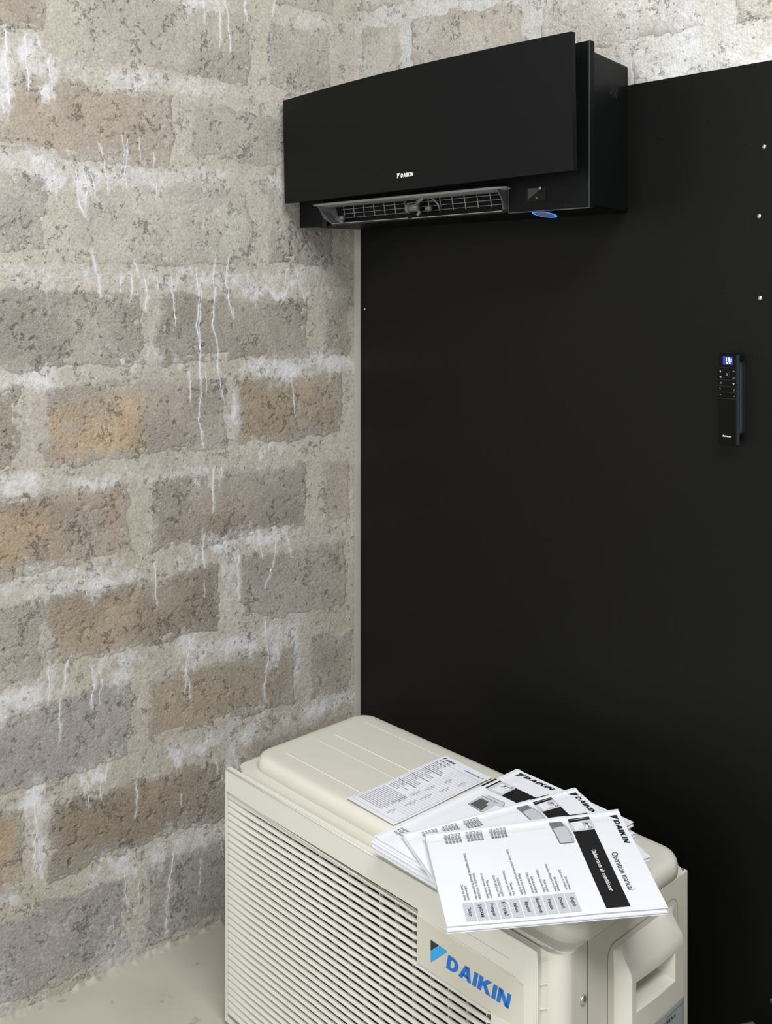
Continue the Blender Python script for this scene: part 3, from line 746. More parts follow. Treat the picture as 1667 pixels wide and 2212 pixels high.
disc = lambda cx, cz, r, n=14: (np.array([(cx + r * math.cos(2 * math.pi * k / n), cz + r * math.sin(2 * math.pi * k / n)) for k in range(n)]), [tuple(range(n))])
v, f = poly_merge([disc(1.1045, 1.3556, .0016), (np.array([(1.1075, 1.3542), (1.1110, 1.3542), (1.1110, 1.3568)]), [(0, 1, 2)]), (np.array([(1.1077, 1.3564), (1.1088, 1.3570), (1.1094, 1.3560), (1.1083, 1.3555)]), [(0, 1, 2, 3)])])
flat_print('display_icons', v, f, lambda x, y: R_(x, y, -.0453), M_SEG, sc_)
ring2 = lambda cx, cz, r0, r1, n=22, a0=0, a1=360: (np.array([(cx + r * math.cos(math.radians(a0 + (a1 - a0) * k / n)), cz + r * math.sin(math.radians(a0 + (a1 - a0) * k / n))) for k in range(n + 1) for r in (r0, r1)]), [(2 * k, 2 * k + 2, 2 * k + 3, 2 * k + 1) for k in range(n)])
bm = bmesh.new(); rod(bm, R_(1.1045, 1.3357, -.0440), R_(1.1045, 1.3357, -.0462), .0058, 28)
pb = from_bm('power_button', bm, K_REM, rc)
v, f = ring2(1.1045, 1.3357, .0012, .0019); flat_print('power_symbol', v, f, lambda x, y: R_(x, y, -.0464), M_ICON, pb)
v, f = ring2(1.1045, 1.3357, .0052, .0057, 22, -60, 70); flat_print('button_glow', v, f, lambda x, y: R_(x, y, -.0464), mat('button_glow', (.03, .03, .12, 1), .4, emit=(.04, .03, .25, 1), emit_s=.6), pb)
def chev(cx, cz, dx, dz, s=.0019, t=.0006):
    # chevron pointing along (dx, dz)
    px, pz = -dz, dx
    P = [(cx + dx * s * .6, cz + dz * s * .6), (cx - dx * s * .4 + px * s, cz - dz * s * .4 + pz * s), (cx - dx * s * .4 - px * s, cz - dz * s * .4 - pz * s)]
    out = []
    for q in P[1:]:
        ex, ez = q[0] - P[0][0], q[1] - P[0][1]; l = math.hypot(ex, ez); nx, nz = -ez / l * t / 2, ex / l * t / 2
        out.append((np.array([(P[0][0] + nx, P[0][1] + nz), (q[0] + nx, q[1] + nz), (q[0] - nx, q[1] - nz), (P[0][0] - nx, P[0][1] - nz)]), [(0, 1, 2, 3)]))
    return poly_merge(out)
def icon(name, vf): flat_print(name, vf[0], vf[1], lambda x, y: R_(x, y, -.0454), M_ICON, rc)
icon('button_symbol', chev(1.1174, 1.3417, 0, 1)); icon('button_symbol', chev(1.1174, 1.3302, 0, -1))
icon('button_symbol', chev(1.0910, 1.3105, -1, 0)); icon('button_symbol', chev(1.1180, 1.3090, 1, 0))
icon('button_symbol', (np.array([(1.0913, 1.3422), (1.0896, 1.3400), (1.0913, 1.3378), (1.0930, 1.3400)]), [(0, 1, 2, 3)]))
icon('button_symbol', disc(1.0916, 1.3305, .0018))
icon('button_symbol', ring2(1.0919, 1.3200, .0012, .0019, 4, 45, 405)); icon('button_symbol', (np.array([(1.1150, 1.3212), (1.1163, 1.3185), (1.1170, 1.3175), (1.1177, 1.3185), (1.1196, 1.3206)]), [(0, 1, 2, 3, 4)]))
icon('button_symbol', (np.array([(1.0898, 1.2990), (1.0934, 1.2990), (1.0934, 1.2996), (1.0898, 1.2996)]), [(0, 1, 2, 3)]))
icon('button_symbol', (np.array([(1.1166, 1.2976), (1.1172, 1.2972), (1.1197, 1.2990), (1.1193, 1.2996)]), [(0, 1, 2, 3)]))
K_GAP = mat('button_gap', (.002, .002, .002, 1), .6)
for z in (1.3475, 1.3257, 1.3149, 1.3039, 1.2931):
    obj('button_gap', [R_(1.0877, z - .0004, -.0449), R_(1.1223, z - .0004, -.0449), R_(1.1223, z + .0004, -.0449), R_(1.0877, z + .0004, -.0449)], [(0, 1, 2, 3)], K_GAP, rc)
flat_print('logo_letters', DK_V * .0024, DK_F, lambda x, y: R_(1.0992 + x, 1.2258 + y, -.0453), M_WHITEP, rc)
for part in (dk, lo): flat_print('logo_mark', part[0] * .0038, part[1], lambda x, y: R_(1.0962 + x * .75, 1.2250 + y, -.0453), M_WHITEP, rc)
rh = empty('remote_bracket', (1.105, -.020, 1.2125), 0, 'narrow dark bracket behind the remote control on the board', 'bracket')
def bracket():
    P = [(-.0205, .020), (.0195, .020), (.0215, .030), (.0215, .146), (-.0205, .146)]
    P = [(-.0165, .017), (.0140, .014), (.0190, .020), (.0190, .1445), (-.0165, .1445)]
    V = [(x, -.0002, z) for x, z in P] + [(x, -.0158, z) for x, z in P]; n = len(P)
    F = [tuple(range(n)), tuple(range(n, 2 * n))[::-1]] + [(i, n + i, n + (i + 1) % n, (i + 1) % n) for i in range(n)]
    obj('bracket_plate', V, F, mat('bracket_shell', (.012, .013, .015, 1), .4), rh)
    box('bracket_rail', .0178, .0196, -.0157, -.0100, .022, .143, K_SIDE, rh)
bracket()

# ------------------------------------------------------------------ outdoor unit
IV = lin(204, 201, 189)
M_IV = mat('ivory_enamel', IV, .42, .08, 900, var=.015, vscale=20)
M_IV2 = mat('ivory_plastic_grille', lin(212, 210, 200), .5, .06, 900, var=.012, vscale=20)
M_IVD = mat('ivory_badge_plate', lin(203, 199, 185), .5, .06, 900)
M_INT = mat('dark_unit_interior', (.012, .012, .012, 1), .8)
UO = (.3013, -.5723, 0.0); UR = .0493
ou = empty('outdoor_condenser_unit', UO, UR, 'ivory outdoor air conditioner unit with louvred front standing on the floor', 'outdoor unit')
ZP, WP, UL, UU, VF, VB, ZL = .5191, .7954, .040, .8342, .0395, .3461, .552
# casing
rings = []
def plan(v0, v1, u0, u1, rf, n=8): return rrect(u0, u1, v0, v1, rf, n)
P = plan(.018, VB, .012, UU, .022)
V, F = loft([[(x, y, z) for x, y in P] for z in (.012, .5236)]); obj('casing', V, F, M_IV, ou)
# lid: rounded skirt and crowned top
def lid():
    R = []
    def rg_(du, z, r): return [(x, y, z) for x, y in rrect(UL - .006 + du, UU + .0012 - du, VF - .004 + du, VB + .0012 - du, max(.004, r - du), 8)]
    for du, z in ((.001, .5225), (0, .5235), (0, .536), (.0016, .5425), (.005, .5478), (.010, .5505), (.018, .5517), (.030, .552)): R.append(rg_(du, z, .044))
    V, F = loft(R)
    return obj('lid', V, F, M_IV, ou, True)
ld = lid()
for p in ld.data.polygons:
    if len(p.vertices) > 4: p.use_smooth = False
box('lid_seam', UL + .01, UU - .004, VF + .004, VB - .004, .5220, .5235, M_INT, ou)
def lid_ridge(u0, u1, v, w=.0011, hh=.0011):
    bm = bmesh.new(); V = [(u0, v - w, .5518), (u0 + .004, v, .5519 + hh), (u0, v + w, .5518), (u1, v - w, .5518), (u1 - .004, v, .5519 + hh), (u1, v + w, .5518)]
    return obj('lid_ridge', V, [(0, 3, 4, 1), (1, 4, 5, 2), (0, 1, 2), (3, 5, 4)], M_IV, ld)
for v_ in (.087, .214): lid_ridge(.085, .79, v_)
for v_ in (.171, .302): lid_ridge(.080, .79, v_, .0006, .0006)
# rear-left step of the front panel and ledge between panel and lid
box('front_ledge', .030, .455, .004, .048, .500, .5165, M_IV, ou, .002)
box('front_ledge', .455, .792, .012, .048, .470, .4900, M_IV, ou, .002)
# front grille frame: closed bars round the opening
GZ0, GZ1 = .020, .474; GU0, GU1, BU0 = .006, .706, .5485
def frame():
    bm = bmesh.new()
    def b_(u0, u1, z0, z1, v0=0.0, v1=.02): bm_box(bm, u0, u1, v0, v1, z0, z1)
    b_(0, WP, GZ1, ZP, 0, .013)
    b_(0, GU0, .012, GZ1, 0, .02); b_(GU1 + .064, WP, .012, GZ1, 0, .013)
    b_(GU0, GU1 + .064, .012, GZ0, 0, .02)
    b_(GU1, GU1 + .064, GZ0, .386, 0, .013)
    b_(BU0, GU1 + .064, .4610, GZ1, 0, .013)
    o = from_bm('front_frame', bm, M_IV2, ou)
    return o
fr = frame()
# rounded upper corner beads and raised bezel lines
bm = bmesh.new(); tube(bm, [(.0, .0004, ZP - .0006), (.4, .0004, ZP - .0006), (WP - .008, .0004, ZP - .0006), (WP - .0022, .001, ZP - .004), (WP - .0006, .001, ZP - .010), (WP - .0006, .001, .012)], .0016, 8)
from_bm('frame_bead', bm, M_IV2, ou, True)
bm = bmesh.new(); tube(bm, [(GU0, -.0002, GZ1 + .0005), (BU0, -.0002, .4655), (.770, -.0002, .4610)], .0016, 6)
from_bm('bezel_line', bm, M_IV2, ou, True)
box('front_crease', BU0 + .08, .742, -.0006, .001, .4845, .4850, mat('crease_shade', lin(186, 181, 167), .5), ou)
box('grille_gap_shade', .014, GU1 + .05, .0155, .0178, .014, .49, M_INT, ou)  # near-black sheet stands in for the shade inside, so slat gaps read dark
# slats: one shared mesh per length
PITCH = .01395
def slat_mesh(u1):
    n = 26; V = []; F = []
    us = [GU0 - .001 + (u1 - GU0 + .001) * ((i / n) ** 1.0) for i in range(n + 1)]
    us = sorted(set([GU0 - .001, .010, .016, .024, .034, .046, .060, .08] + [.08 + (u1 - .08 - .014) * i / 8 for i in range(1, 9)] + [u1 - .010, u1 - .005, u1 - .002, u1]))
    for u in us:
        e = sstep(.0, .085, np.array(u - GU0)); e = float(e)
        r = float(sstep(.0, .014, np.array(u1 - u)))
        back = .0022 + .0022 * e; top = PITCH * 1.02 - (.0044 + .0034 * min(1, u / .45)) * e - .002 * (1 - r); low = .0020 * (1 - r)
        pr = [(.0004 + .0018 * (1 - r), low), (.0002 + .0018 * (1 - r), low + .0012), (.0002 + back * .45, top * .5 + low), (back, top), (back + .0016, top - .0012), (.0018 + back * .45, top * .40 + low)]
        V += [(u, v, z) for v, z in pr]
    k = 6
    for i in range(len(us) - 1):
        for j in range(k): F.append((i * k + j, (i + 1) * k + j, (i + 1) * k + (j + 1) % k, i * k + (j + 1) % k))
    F.append(tuple(range(k))); F.append(tuple((len(us) - 1) * k + j for j in range(k))[::-1])
    me = bpy.data.meshes.new('slat'); me.from_pydata(V, [], F); me.materials.append(M_IV2)
    me.polygons.foreach_set('use_smooth', [True] * len(me.polygons)); me.update()
    return me
SL_LONG = slat_mesh(GU1); SL_SHORT = slat_mesh(BU0)
z = GZ1 - PITCH + .0010; k = 0
while z > GZ0 - .004:
    short = z + PITCH * .55 > .386
    o = bpy.data.objects.new('slat', SL_SHORT if short else SL_LONG); COL.objects.link(o); o.parent = ou; o.location = (0, .0012, z)
    z -= PITCH
u = .0878
while u < GU1 - .01:
    zt_ = GZ1 if u < BU0 - .005 else .386
    box('grille_rib', u - .0007, u + .0007, .0070, .0160, GZ0 - .004, zt_, M_IV2, ou); u += .0402
for u_, z0_, z1_ in ((.0545, .4500, .4625), (.0700, .4480, .4600), (.518, .4440, .4560)): box('grille_rib', u_ - .001, u_ + .001, .0030, .02, z0_, z1_, M_IV2, ou)
# badge plate with lettering
bp_ = box('badge_plate', BU0, .7695, .0008, .012, .386, .4625, M_IVD, ou)
box('badge_cheek', BU0 - .0012, BU0 + .0008, -.0002, .012, .386, .466, M_IV2, ou)
M_BLUE = mat('blue_letter_print', lin(0, 108, 200), .45); M_CYAN = mat('light_blue_print', lin(45, 160, 225), .45); M_BLK = mat('black_print', (.018, .018, .018, 1), .5)
def on_badge(u, z): return (u, .0003, z)
LW = (.7482 - .6135) / (DK_W + .2)
LH = .0232
flat_print('logo_letters', DK_V, DK_F, lambda x, y: on_badge(.6115 + x * LW, .4085 + y * LH), M_BLUE, bp_)
def badge_mark():
    u0, u1, z0, z1 = .5775, .6135, .4005, .4375
    obj('logo_mark', [on_badge(u0, z1), on_badge(u0, z0 + .0195), on_badge(u0 + .0185, z1 - .0006)], [(0, 1, 2)], M_BLK, bp_)
    obj('logo_mark', [on_badge(u0, z0), on_badge(u1, z1 - .0035), on_badge(u1 - .0005, z1 - .0015), on_badge(u0 + .0185, z1 - .0008), on_badge(u0, z0 + .0190)], [(0, 1, 2, 3, 4)], M_CYAN, bp_)
badge_mark()
# front right corner: ribbed strip and rounded corner post
box('vent_strip', WP - .001, WP + .0135, .0085, .03, .012, .5215, M_IV, ou)
bm = bmesh.new(); tube(bm, [(0, -.0004, -.004), (.0122, -.0010, .004)], .0013, 6)
rib0 = from_bm('strip_rib', bm, M_IV, ou); rib0.location = (WP + .0008, .0085, .508)
for k_ in range(1, 14):
    o = rib0.copy(); COL.objects.link(o); o.parent = ou; o.location = (WP + .0008, .0085, .508 - .036 * k_)
PV = [(WP + .0135, .030), (WP + .0135, .010)] + [(UU - .0262 + .0262 * math.sin(math.radians(a)) + .0006, .0330 - .0262 * math.cos(math.radians(a)) + .001) for a in range(0, 91, 9)] + [(UU + .0006, .0665), (UU - .02, .0665), (UU - .02, .03)]
V, F = loft([[(x, y, z) for x, y in PV] for z in (.012, .5225)]); cp = obj('corner_post', V, F, M_IV, ou)
# side panel and seam
box('side_panel', UU - .01, UU + .0006, .0690, VB, .012, .5225, M_IV, ou, .0012)
box('side_seam', UU - .008, UU + .0001, .0660, .0695, .012, .5225, M_INT, ou)
P, F = screw(ou, UU + .0006, .0570, .4430, .0072, 'x'); obj('screw', P, F, M_ZINC, ou, True)
# handle cover: recess outline, bulging cover with finger hole
def handle():
    x0 = UU + .0006
    P = rrect(.1175, .3155, .06, .4945, .020, 6)
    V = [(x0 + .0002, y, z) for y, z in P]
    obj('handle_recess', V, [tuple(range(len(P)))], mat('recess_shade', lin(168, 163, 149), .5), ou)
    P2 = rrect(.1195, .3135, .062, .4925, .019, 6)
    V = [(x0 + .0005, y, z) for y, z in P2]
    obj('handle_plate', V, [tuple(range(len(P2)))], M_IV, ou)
    # bulge, lofted front face with hole
    xo = x0 + .0235
    def bul(y): return xo + .004 * math.sin(math.pi * (y - .13) / .18)
    ya, yb = .1345, .3020; zt, zs, zb = .4830, .4400, .07
    hy0, hy1, hz0, hz1 = .1560, .2640, .3890, .4350
    ys = [ya, ya + .012, hy0, (hy0 + hy1) / 2, hy1, yb - .012, yb]
    V = []; F = []
    zs_ = [zt, zt - .004, zs + .012, zs, hz1, hz0, .20, zb]
    def X(y, z):
        t = min(1, max(0, (zt - z) / (zt - zs))); prof = math.sin(t * math.pi / 2) if t < 1 else 1
        e = min(1, min(y - ya, yb - y) / .012); e = math.sqrt(max(0, 1 - (1 - e) ** 2))
        return x0 + .0006 + (bul(y) - x0) * prof * (.08 + .92 * e)
    def curve(y): return -.010 * (2 * (y - ya) / (yb - ya) - 1) ** 2 * 0
    ny = len(ys); 
    for z in zs_:
        for y in ys: V.append((X(y, z), y, z))
    for i in range(len(zs_) - 1):
        for j in range(ny - 1):
            if zs_[i] == hz1 and hy0 <= ys[j] and ys[j + 1] <= hy1: continue
            F.append((i * ny + j, (i + 1) * ny + j, (i + 1) * ny + j + 1, i * ny + j + 1))
    # side skirts
    for j in (0, ny - 1):
        b = len(V)
        for z in zs_: V.append((x0, ys[j], z))
        for i in range(len(zs_) - 1): F.append((i * ny + j, (i + 1) * ny + j, b + i + 1, b + i))
    o = obj('handle_cover', V, F, M_IV, ou, True)
    m = o.modifiers.new('edge', 'EDGE_SPLIT'); m.split_angle = math.radians(38)
    # hole walls
    f = lambda y, z: (X(y, z), y, z)
    a, b, c_, d = f(hy0, hz1), f(hy1, hz1), f(hy1, hz0), f(hy0, hz0); mid_t = f((hy0 + hy1) / 2, hz1); mid_b = f((hy0 + hy1) / 2, hz0)
    xi = x0 + .001; ia, ib, ic, id_ = (xi, hy0 + .004, hz1 - .001), (xi, hy1 - .022, hz1 - .001), (xi, hy1 - .022, hz0 + .022), (xi, hy0 + .004, hz0 + .022)
    V = [a, mid_t, b, c_, mid_b, d, ia, ib, ic, id_]
    F = [(0, 1, 7, 6), (1, 2, 7), (2, 3, 8, 7), (3, 4, 8), (4, 5, 9, 8), (5, 0, 6, 9), (6, 7, 8, 9)]
    obj('finger_hole', V, F, M_IV, ou)
    # rating label
    M_LAB = mat('silver_rating_label', (.33, .34, .35, 1), .35, spec=.6)
    V = []; n = 10; y0, y1 = .178, yb - .008
    for z in (.20, .352):
        for i in range(n + 1):
            y = y0 + (y1 - y0) * i / n; V.append((X(y, z) + .0012, y, z))
    lb = obj('rating_label', V, [(i, i + 1, n + 1 + i + 1, n + 1 + i) for i in range(n)], M_LAB, o)
    M_LT = mat('label_print', (.03, .03, .03, 1), .5)
    pr = lambda x, y: (X(y0 + .004 + x, y) + .0018, y0 + .004 + x, y)
    v, f = text2d('DAIKIN EUROPE N.V.', .0085, 'LEFT', .02); flat_print('label_text', v + (0.002, .3345), f, pr, M_LT, lb)
    parts = []
    rs = random.Random(5)
    for r in range(8):
        v, f = text2d('OUTDOOR UNIT  220-240V  50Hz  R32', .0042); parts.append((v * (.8, 1) + (.002, .3255 - r * .0062), f))
    parts.append((np.array([(.050, .27), (.0505, .27), (.0505, .345), (.050, .345)]), [(0, 1, 2, 3)])); parts.append((np.array([(.050, .345), (.105, .345), (.105, .3456), (.050, .3456)]), [(0, 1, 2, 3)]))
    v, f = poly_merge(parts); flat_print('label_small_print', v, f, pr, M_LT, lb)
handle()
# feet
for u in (.10, .70):
    box('foot', u - .03, u + .03, .02, .345, 0, .0125, M_IV, ou, .002)

# ------------------------------------------------------------------ printed matter on the lid
M_PAPER = mat('white_paper', (.745, .76, .80, 1), .6, .05, 300)
M_PAGES = mat('white_page_edges', (.73, .745, .785, 1), .7)
M_INK = mat('black_ink', (.014, .014, .015, 1), .45)
M_GREYI = mat('grey_ink_text', (.10, .10, .11, 1), .6)
M_TAB = mat('grey_tab_ink', (.50, .51, .55, 1), .6)
M_STK = mat('pale_grey_sticker', (.55, .56, .58, 1), .5)
M_PIC1 = mat('light_grey_picture', (.50, .51, .54, 1), .6); M_PIC2 = mat('mid_grey_picture', (.16, .165, .175, 1), .6); M_PIC3 = mat('dark_grey_picture', (.085, .09, .085, 1), .6)
M_WINK = mat('white_ink', (.82, .83, .85, 1), .6)

PW, PH = .241, .323
def booklet(label, corners, thick, layers, kind, group, ridge=.0016, sag=0.0):
    """corners: P00,P10,P01,P11 of the top cover in unit coordinates"""
    P = [np.array(p, float) for p in corners]
    ctr = sum(P) / 4; base = np.array((ctr[0], ctr[1], min(p[2] for p in P) - thick))
    c, s = math.cos(UR), math.sin(UR)
    e = empty('manual', (UO[0] + base[0] * c - base[1] * s, UO[1] + base[0] * s + base[1] * c, base[2]), UR, label, 'manual', group)
    def surf(a, b, off=0.0, inset=0.0):
        a2 = inset + a * (1 - 2 * inset) if inset else a; b2 = inset + b * (1 - 2 * inset) if inset else b
        p = (P[0] * (1 - a2) + P[1] * a2) * (1 - b2) + (P[2] * (1 - a2) + P[3] * a2) * b2
        top = 1 if off > -.002 else max(0, 1 + off / thick)
        z = ridge * math.exp(-((a2 - .022) / .020) ** 2) - ridge * .55 * math.exp(-((a2 - .075) / .022) ** 2)
        z += (.0005 if ridge else 0) * math.sin(9 * b2 + 5 * a2) * a2 - sag * max(0, a2 - .45) ** 2 * 4
        return tuple(p + (0, 0, z * top + off) - base)
    na, nb = 34, 20
    def slab(name, o_top, o_bot, m, ins, parent, shift=(0, 0)):
        V = []; F = []
        for off in (o_top, o_bot):
            for j in range(nb + 1):
                for i in range(na + 1): V.append(surf(i / na + shift[0], j / nb + shift[1], off, ins))
        st = (na + 1) * (nb + 1); idx = lambda i, j, k=0: k * st + j * (na + 1) + i
        for j in range(nb):
            for i in range(na):
                F.append((idx(i, j), idx(i, j + 1), idx(i + 1, j + 1), idx(i + 1, j))); F.append((idx(i, j, 1), idx(i + 1, j, 1), idx(i + 1, j + 1, 1), idx(i, j + 1, 1)))
        for i in range(na):
            F.append((idx(i, 0), idx(i + 1, 0), idx(i + 1, 0, 1), idx(i, 0, 1))); F.append((idx(i, nb, 1), idx(i + 1, nb, 1), idx(i + 1, nb), idx(i, nb)))
        for j in range(nb):
            F.append((idx(0, j, 1), idx(0, j + 1, 1), idx(0, j + 1), idx(0, j))); F.append((idx(na, j), idx(na, j + 1), idx(na, j + 1, 1), idx(na, j, 1)))
        o = obj(name, V, F, m, parent)
        return o
    cover = slab('front_cover', 0, -.0004, M_PAPER, 0, e)
    n = layers; t0 = -.0004; dt = (thick - .0008) / n
    for k in range(n):
        slab('page_block', t0 - k * dt, t0 - (k + 1) * dt + .00012, M_PAGES, .003 + .0015 * (k % 2), e, (.004 * ((k * 7) % 3 - 1), .002 * ((k * 5) % 3 - 1)))
    slab('back_cover', -thick + .0004, -thick, M_PAPER, .001, e)
    if kind == 'blank': return e
    def pg(x, y, off=.0005): return surf(x, y, off)
    def put(name, V, F, m, off=.0005): return obj(name, [pg(x, y, off) for x, y in V], F, m, cover)
    def strip(s0, s1, t0, t1, n=14):
        V = []; F = []
        for i in range(n + 1):
            a = s0 + (s1 - s0) * i / n; V += [(a, t0), (a, t1)]
        return np.array(V), [(2 * i, 2 * i + 1, 2 * i + 3, 2 * i + 2) for i in range(n)]
    def words(name, body, s, t, size, m, align='LEFT', bold=0.0, width=None, off=.0006, shear=0):
        v, f = text2d(body, size, align, bold, shear)
        if len(v) == 0: return
        k = 1.0
        if width: k = width * PW / abs(v[:, 0].max() - v[:, 0].min())
        return put(name, np.stack([s + v[:, 0] * k / PW, t - v[:, 1] / PH], 1), f, m, off)
    # logo
    lh = .0088
    put('logo_letters', np.stack([.118 + DK_V[:, 0] / (DK_W + .2) * .262, .0515 - DK_V[:, 1] * .0272], 1), DK_F, M_INK)
    for part in (dk, lo): put('logo_mark', np.stack([.060 + part[0][:, 0] * .056, .066 - part[0][:, 1] * .045], 1), part[1], M_INK)
    title = {'op': 'Operation manual', 'inst': 'Installation manual'}[kind]
    words('title_text', title, .452, .140, .0150, M_INK, width=.365)
    v, f = strip(.0, .965, .165, .277, 20); put('title_band', v, f, M_INK, .0004)
    words('band_text', 'Daikin room air conditioner', .404, .2275, .0095, M_WINK, bold=.015, width=.41, off=.0008)
    # sticker without its code
    q = np.array(rrect(.055, .193, .163, .281, .016, 5)); put('sticker', q, [tuple(range(len(q)))], M_STK, .0008)
    q = np.array([(.078, .185), (.172, .172), (.186, .262), (.088, .268)]); put('sticker_sheet', q, [(0, 1, 2, 3)], M_PAPER, .0010)
    v, f = poly_merge([(ring2(.168, .184, .0060, .0100, 14)[0] * (1, 1), ring2(.168, .184, .006, .010, 14)[1]), (np.array([(.120, .190), (.158, .186), (.158, .190), (.120, .194)]), [(0, 1, 2, 3)]), (np.array([(.112, .186), (.130, .184), (.130, .200), (.112, .202)]), [(0, 1, 2, 3)])])
    put('sticker_key', v, f, M_PIC3, .0012)
    v, f = poly_merge([(np.array([(.100 + i * .0, .206 + .006 * i), (.160 - .01 * (i % 2), .204 + .006 * i), (.160 - .01 * (i % 2), .2055 + .006 * i), (.100, .2075 + .006 * i)]), [(0, 1, 2, 3)]) for i in range(2)] + [(np.array([(.165, .215 + .008 * i), (.178, .214 + .008 * i), (.178, .2155 + .008 * i), (.165, .2165 + .008 * i)]), [(0, 1, 2, 3)]) for i in range(4)])
    put('sticker_lines', v, f, M_PIC2, .0012)
    # picture of the product
    if kind == 'op':
        q = [(.054, .379), (.058, .316)] + [(.058 + .25 * k / 10, .316 - .020 * math.sin(math.pi * k / 10) * .9 - .022 * k / 10) for k in range(1, 11)] + [(.304, .365)]
        q = np.array(q); put('picture_outline', q, [tuple(range(len(q)))], M_PIC2, .0006)
        g = (q - q.mean(0)) * (.95, .93) + q.mean(0); put('picture_body', g, [tuple(range(len(q)))], M_PIC1, .0008)
        v, f = strip(.056, .306, .3755, .3795, 6); v[:, 1] -= (v[:, 0] - .056) * .055; put('picture_edge', v, f, M_PIC2, .0010)
        pts = [(.058 + .245 * k / 10, .324 - .019 * math.sin(math.pi * k / 10) * .9 - .022 * k / 10) for k in range(11)]
        v = np.array([p for a in pts for p in (a, (a[0], a[1] + .0016))]); put('picture_line', v, [(2 * i, 2 * i + 1, 2 * i + 3, 2 * i + 2) for i in range(10)], M_PIC2, .0010)
    else:
        q = np.array([(.110, .352), (.250, .350), (.262, .470), (.120, .462)]); put('picture_body', q, [(0, 1, 2, 3)], M_PIC1, .0006)
        q = np.array([(.126, .372), (.214, .372), (.240, .460), (.128, .455)]); put('picture_grille', q, [(0, 1, 2, 3)], M_PIC3, .0008)
        q = np.array([(.196, .375), (.214, .372), (.226, .398), (.206, .402)]); put('picture_badge', q, [(0, 1, 2, 3)], M_STK, .0010)
        q = np.array([(.110, .352), (.128, .328), (.275, .322), (.300, .340), (.306, .362), (.260, .368), (.250, .350)]); put('picture_top', q, [tuple(range(7))], M_STK, .0006)
        for a, b in (((.110, .352), (.120, .462)), ((.120, .462), (.262, .470)), ((.110, .352), (.250, .350)), ((.128, .328), (.275, .322)), ((.275, .322), (.306, .362))):
            d = np.array(b) - np.array(a); nn = np.array((-d[1], d[0])); nn = nn / np.hypot(*nn) * .0012
            put('picture_line', np.array([a + nn, b + nn, b - nn, a - nn]), [(0, 1, 2, 3)], M_PIC3, .0011)
    # model codes
    if kind == 'op':
        rows = [('FTXJ20A2V1BB', .617), ('FTXJ25A2V1BB', .634), ('FTXJ35A2V1BB', .651), ('FTXJ42A2V1BB', .668), ('FTXJ50A2V1BB', .685),
                ('FTXJ20A2V1BS', .737), ('FTXJ25A2V1BS', .754), ('FTXJ35A2V1BS', .771), ('FTXJ42A2V1BS', .788), ('FTXJ50A2V1BS', .805),
                ('FTXJ20A2V1BW', .845), ('FTXJ25A2V1BW', .862), ('FTXJ35A2V1BW', .879), ('FTXJ42A2V1BW', .896), ('FTXJ50A2V1BW', .913)]
    else:
        rows = [('RXJ20A5V1B', .864), ('RXJ25A5V1B', .886), ('RXJ35A5V1B', .908)]
    for r, t in rows: words('model_code', r, .045, t, .0062, M_GREYI, bold=.012, width=.112)
    # language tabs
    langs = [('English', 'Operation manual', 'Daikin room air conditioner'), ('Deutsch', 'Betriebsanleitung', 'Innenraum-Klimagerät von Daikin'), ('Français', "Mode d'emploi", 'Climatiseur autonome Daikin'),
             ('Nederlands', 'Gebruiksaanwijzing', 'Daikin kamerairconditioner'), ('Español', 'Manual de funcionamiento', 'Equipo de aire acondicionado para habitaciones de Daikin'), ('Italiano', "Manuale d'uso", 'Climatizzatore per interni Daikin'),
             ('Ελληνικά', 'Εγχειρίδιο λειτουργίας', 'Κλιματιστικό χώρου Daikin'), ('Português', 'Manual de operações', 'Ar-condicionado de sala Daikin'), ('русский', 'Руководство по эксплуатации', 'Комнатный кондиционер производства компании Daikin'), ('Türkçe', 'Kullanım kılavuzu', 'Daikin oda kliması')]
    wid = [(.133, .203), (.135, .27), (.12, .225), (.165, .205), (.205, .47), (.125, .255), (.19, .215), (.175, .255), (.26, .485), (.145, .155)]
    if kind == 'op' and 'top' in label:
        for i, (a, l1, l2) in enumerate(langs):
            t = .392 + .0523 * i
            v, f = strip(.797, .972, t, t + .046, 6); put('language_tab', v, f, M_TAB, .0005)
            words('tab_text', a, .884, t + .028, .0072, M_INK, 'CENTER', .012, off=.0008)
            words('language_text', l1, .770, t + .0165, .0058, M_GREYI, 'RIGHT', width=wid[i][0]); words('language_text', l2, .770, t + .0325, .0058, M_GREYI, 'RIGHT', width=wid[i][1])
    return e
booklet('manual with a small boxy unit picture, beneath the two curved-panel manuals', [(0.484, 0.3285, 0.5775), (0.7459, 0.3233, 0.5775), (0.4768, -0.0316, 0.5775), (0.7387, -0.0368, 0.5775)], 0.0076, 3, 'inst', 'manuals fanned out on the outdoor unit', ridge=.001)
booklet('plain white manual edge second from the bottom of the stack', [(0.482, 0.3245, 0.569), (0.7439, 0.3193, 0.569), (0.4748, -0.0356, 0.569), (0.7367, -0.0408, 0.569)], 0.0078, 3, 'blank', 'manuals fanned out on the outdoor unit', ridge=.0)
booklet('white manual lowest in the stack, lying on the lid', [(0.488, 0.3265, 0.561), (0.7499, 0.3213, 0.561), (0.4808, -0.0336, 0.561), (0.7427, -0.0388, 0.561)], 0.0078, 3, 'blank', 'manuals fanned out on the outdoor unit', ridge=.0)
booklet('manual half hidden between the boxy-unit manual and the uppermost one', [(0.619, 0.3274, 0.5897), (0.8371, 0.2322, 0.5885), (0.5196, -0.0067, 0.5885), (0.7377, -0.1019, 0.5875)], 0.0078, 3, 'op', 'manuals fanned out on the outdoor unit')
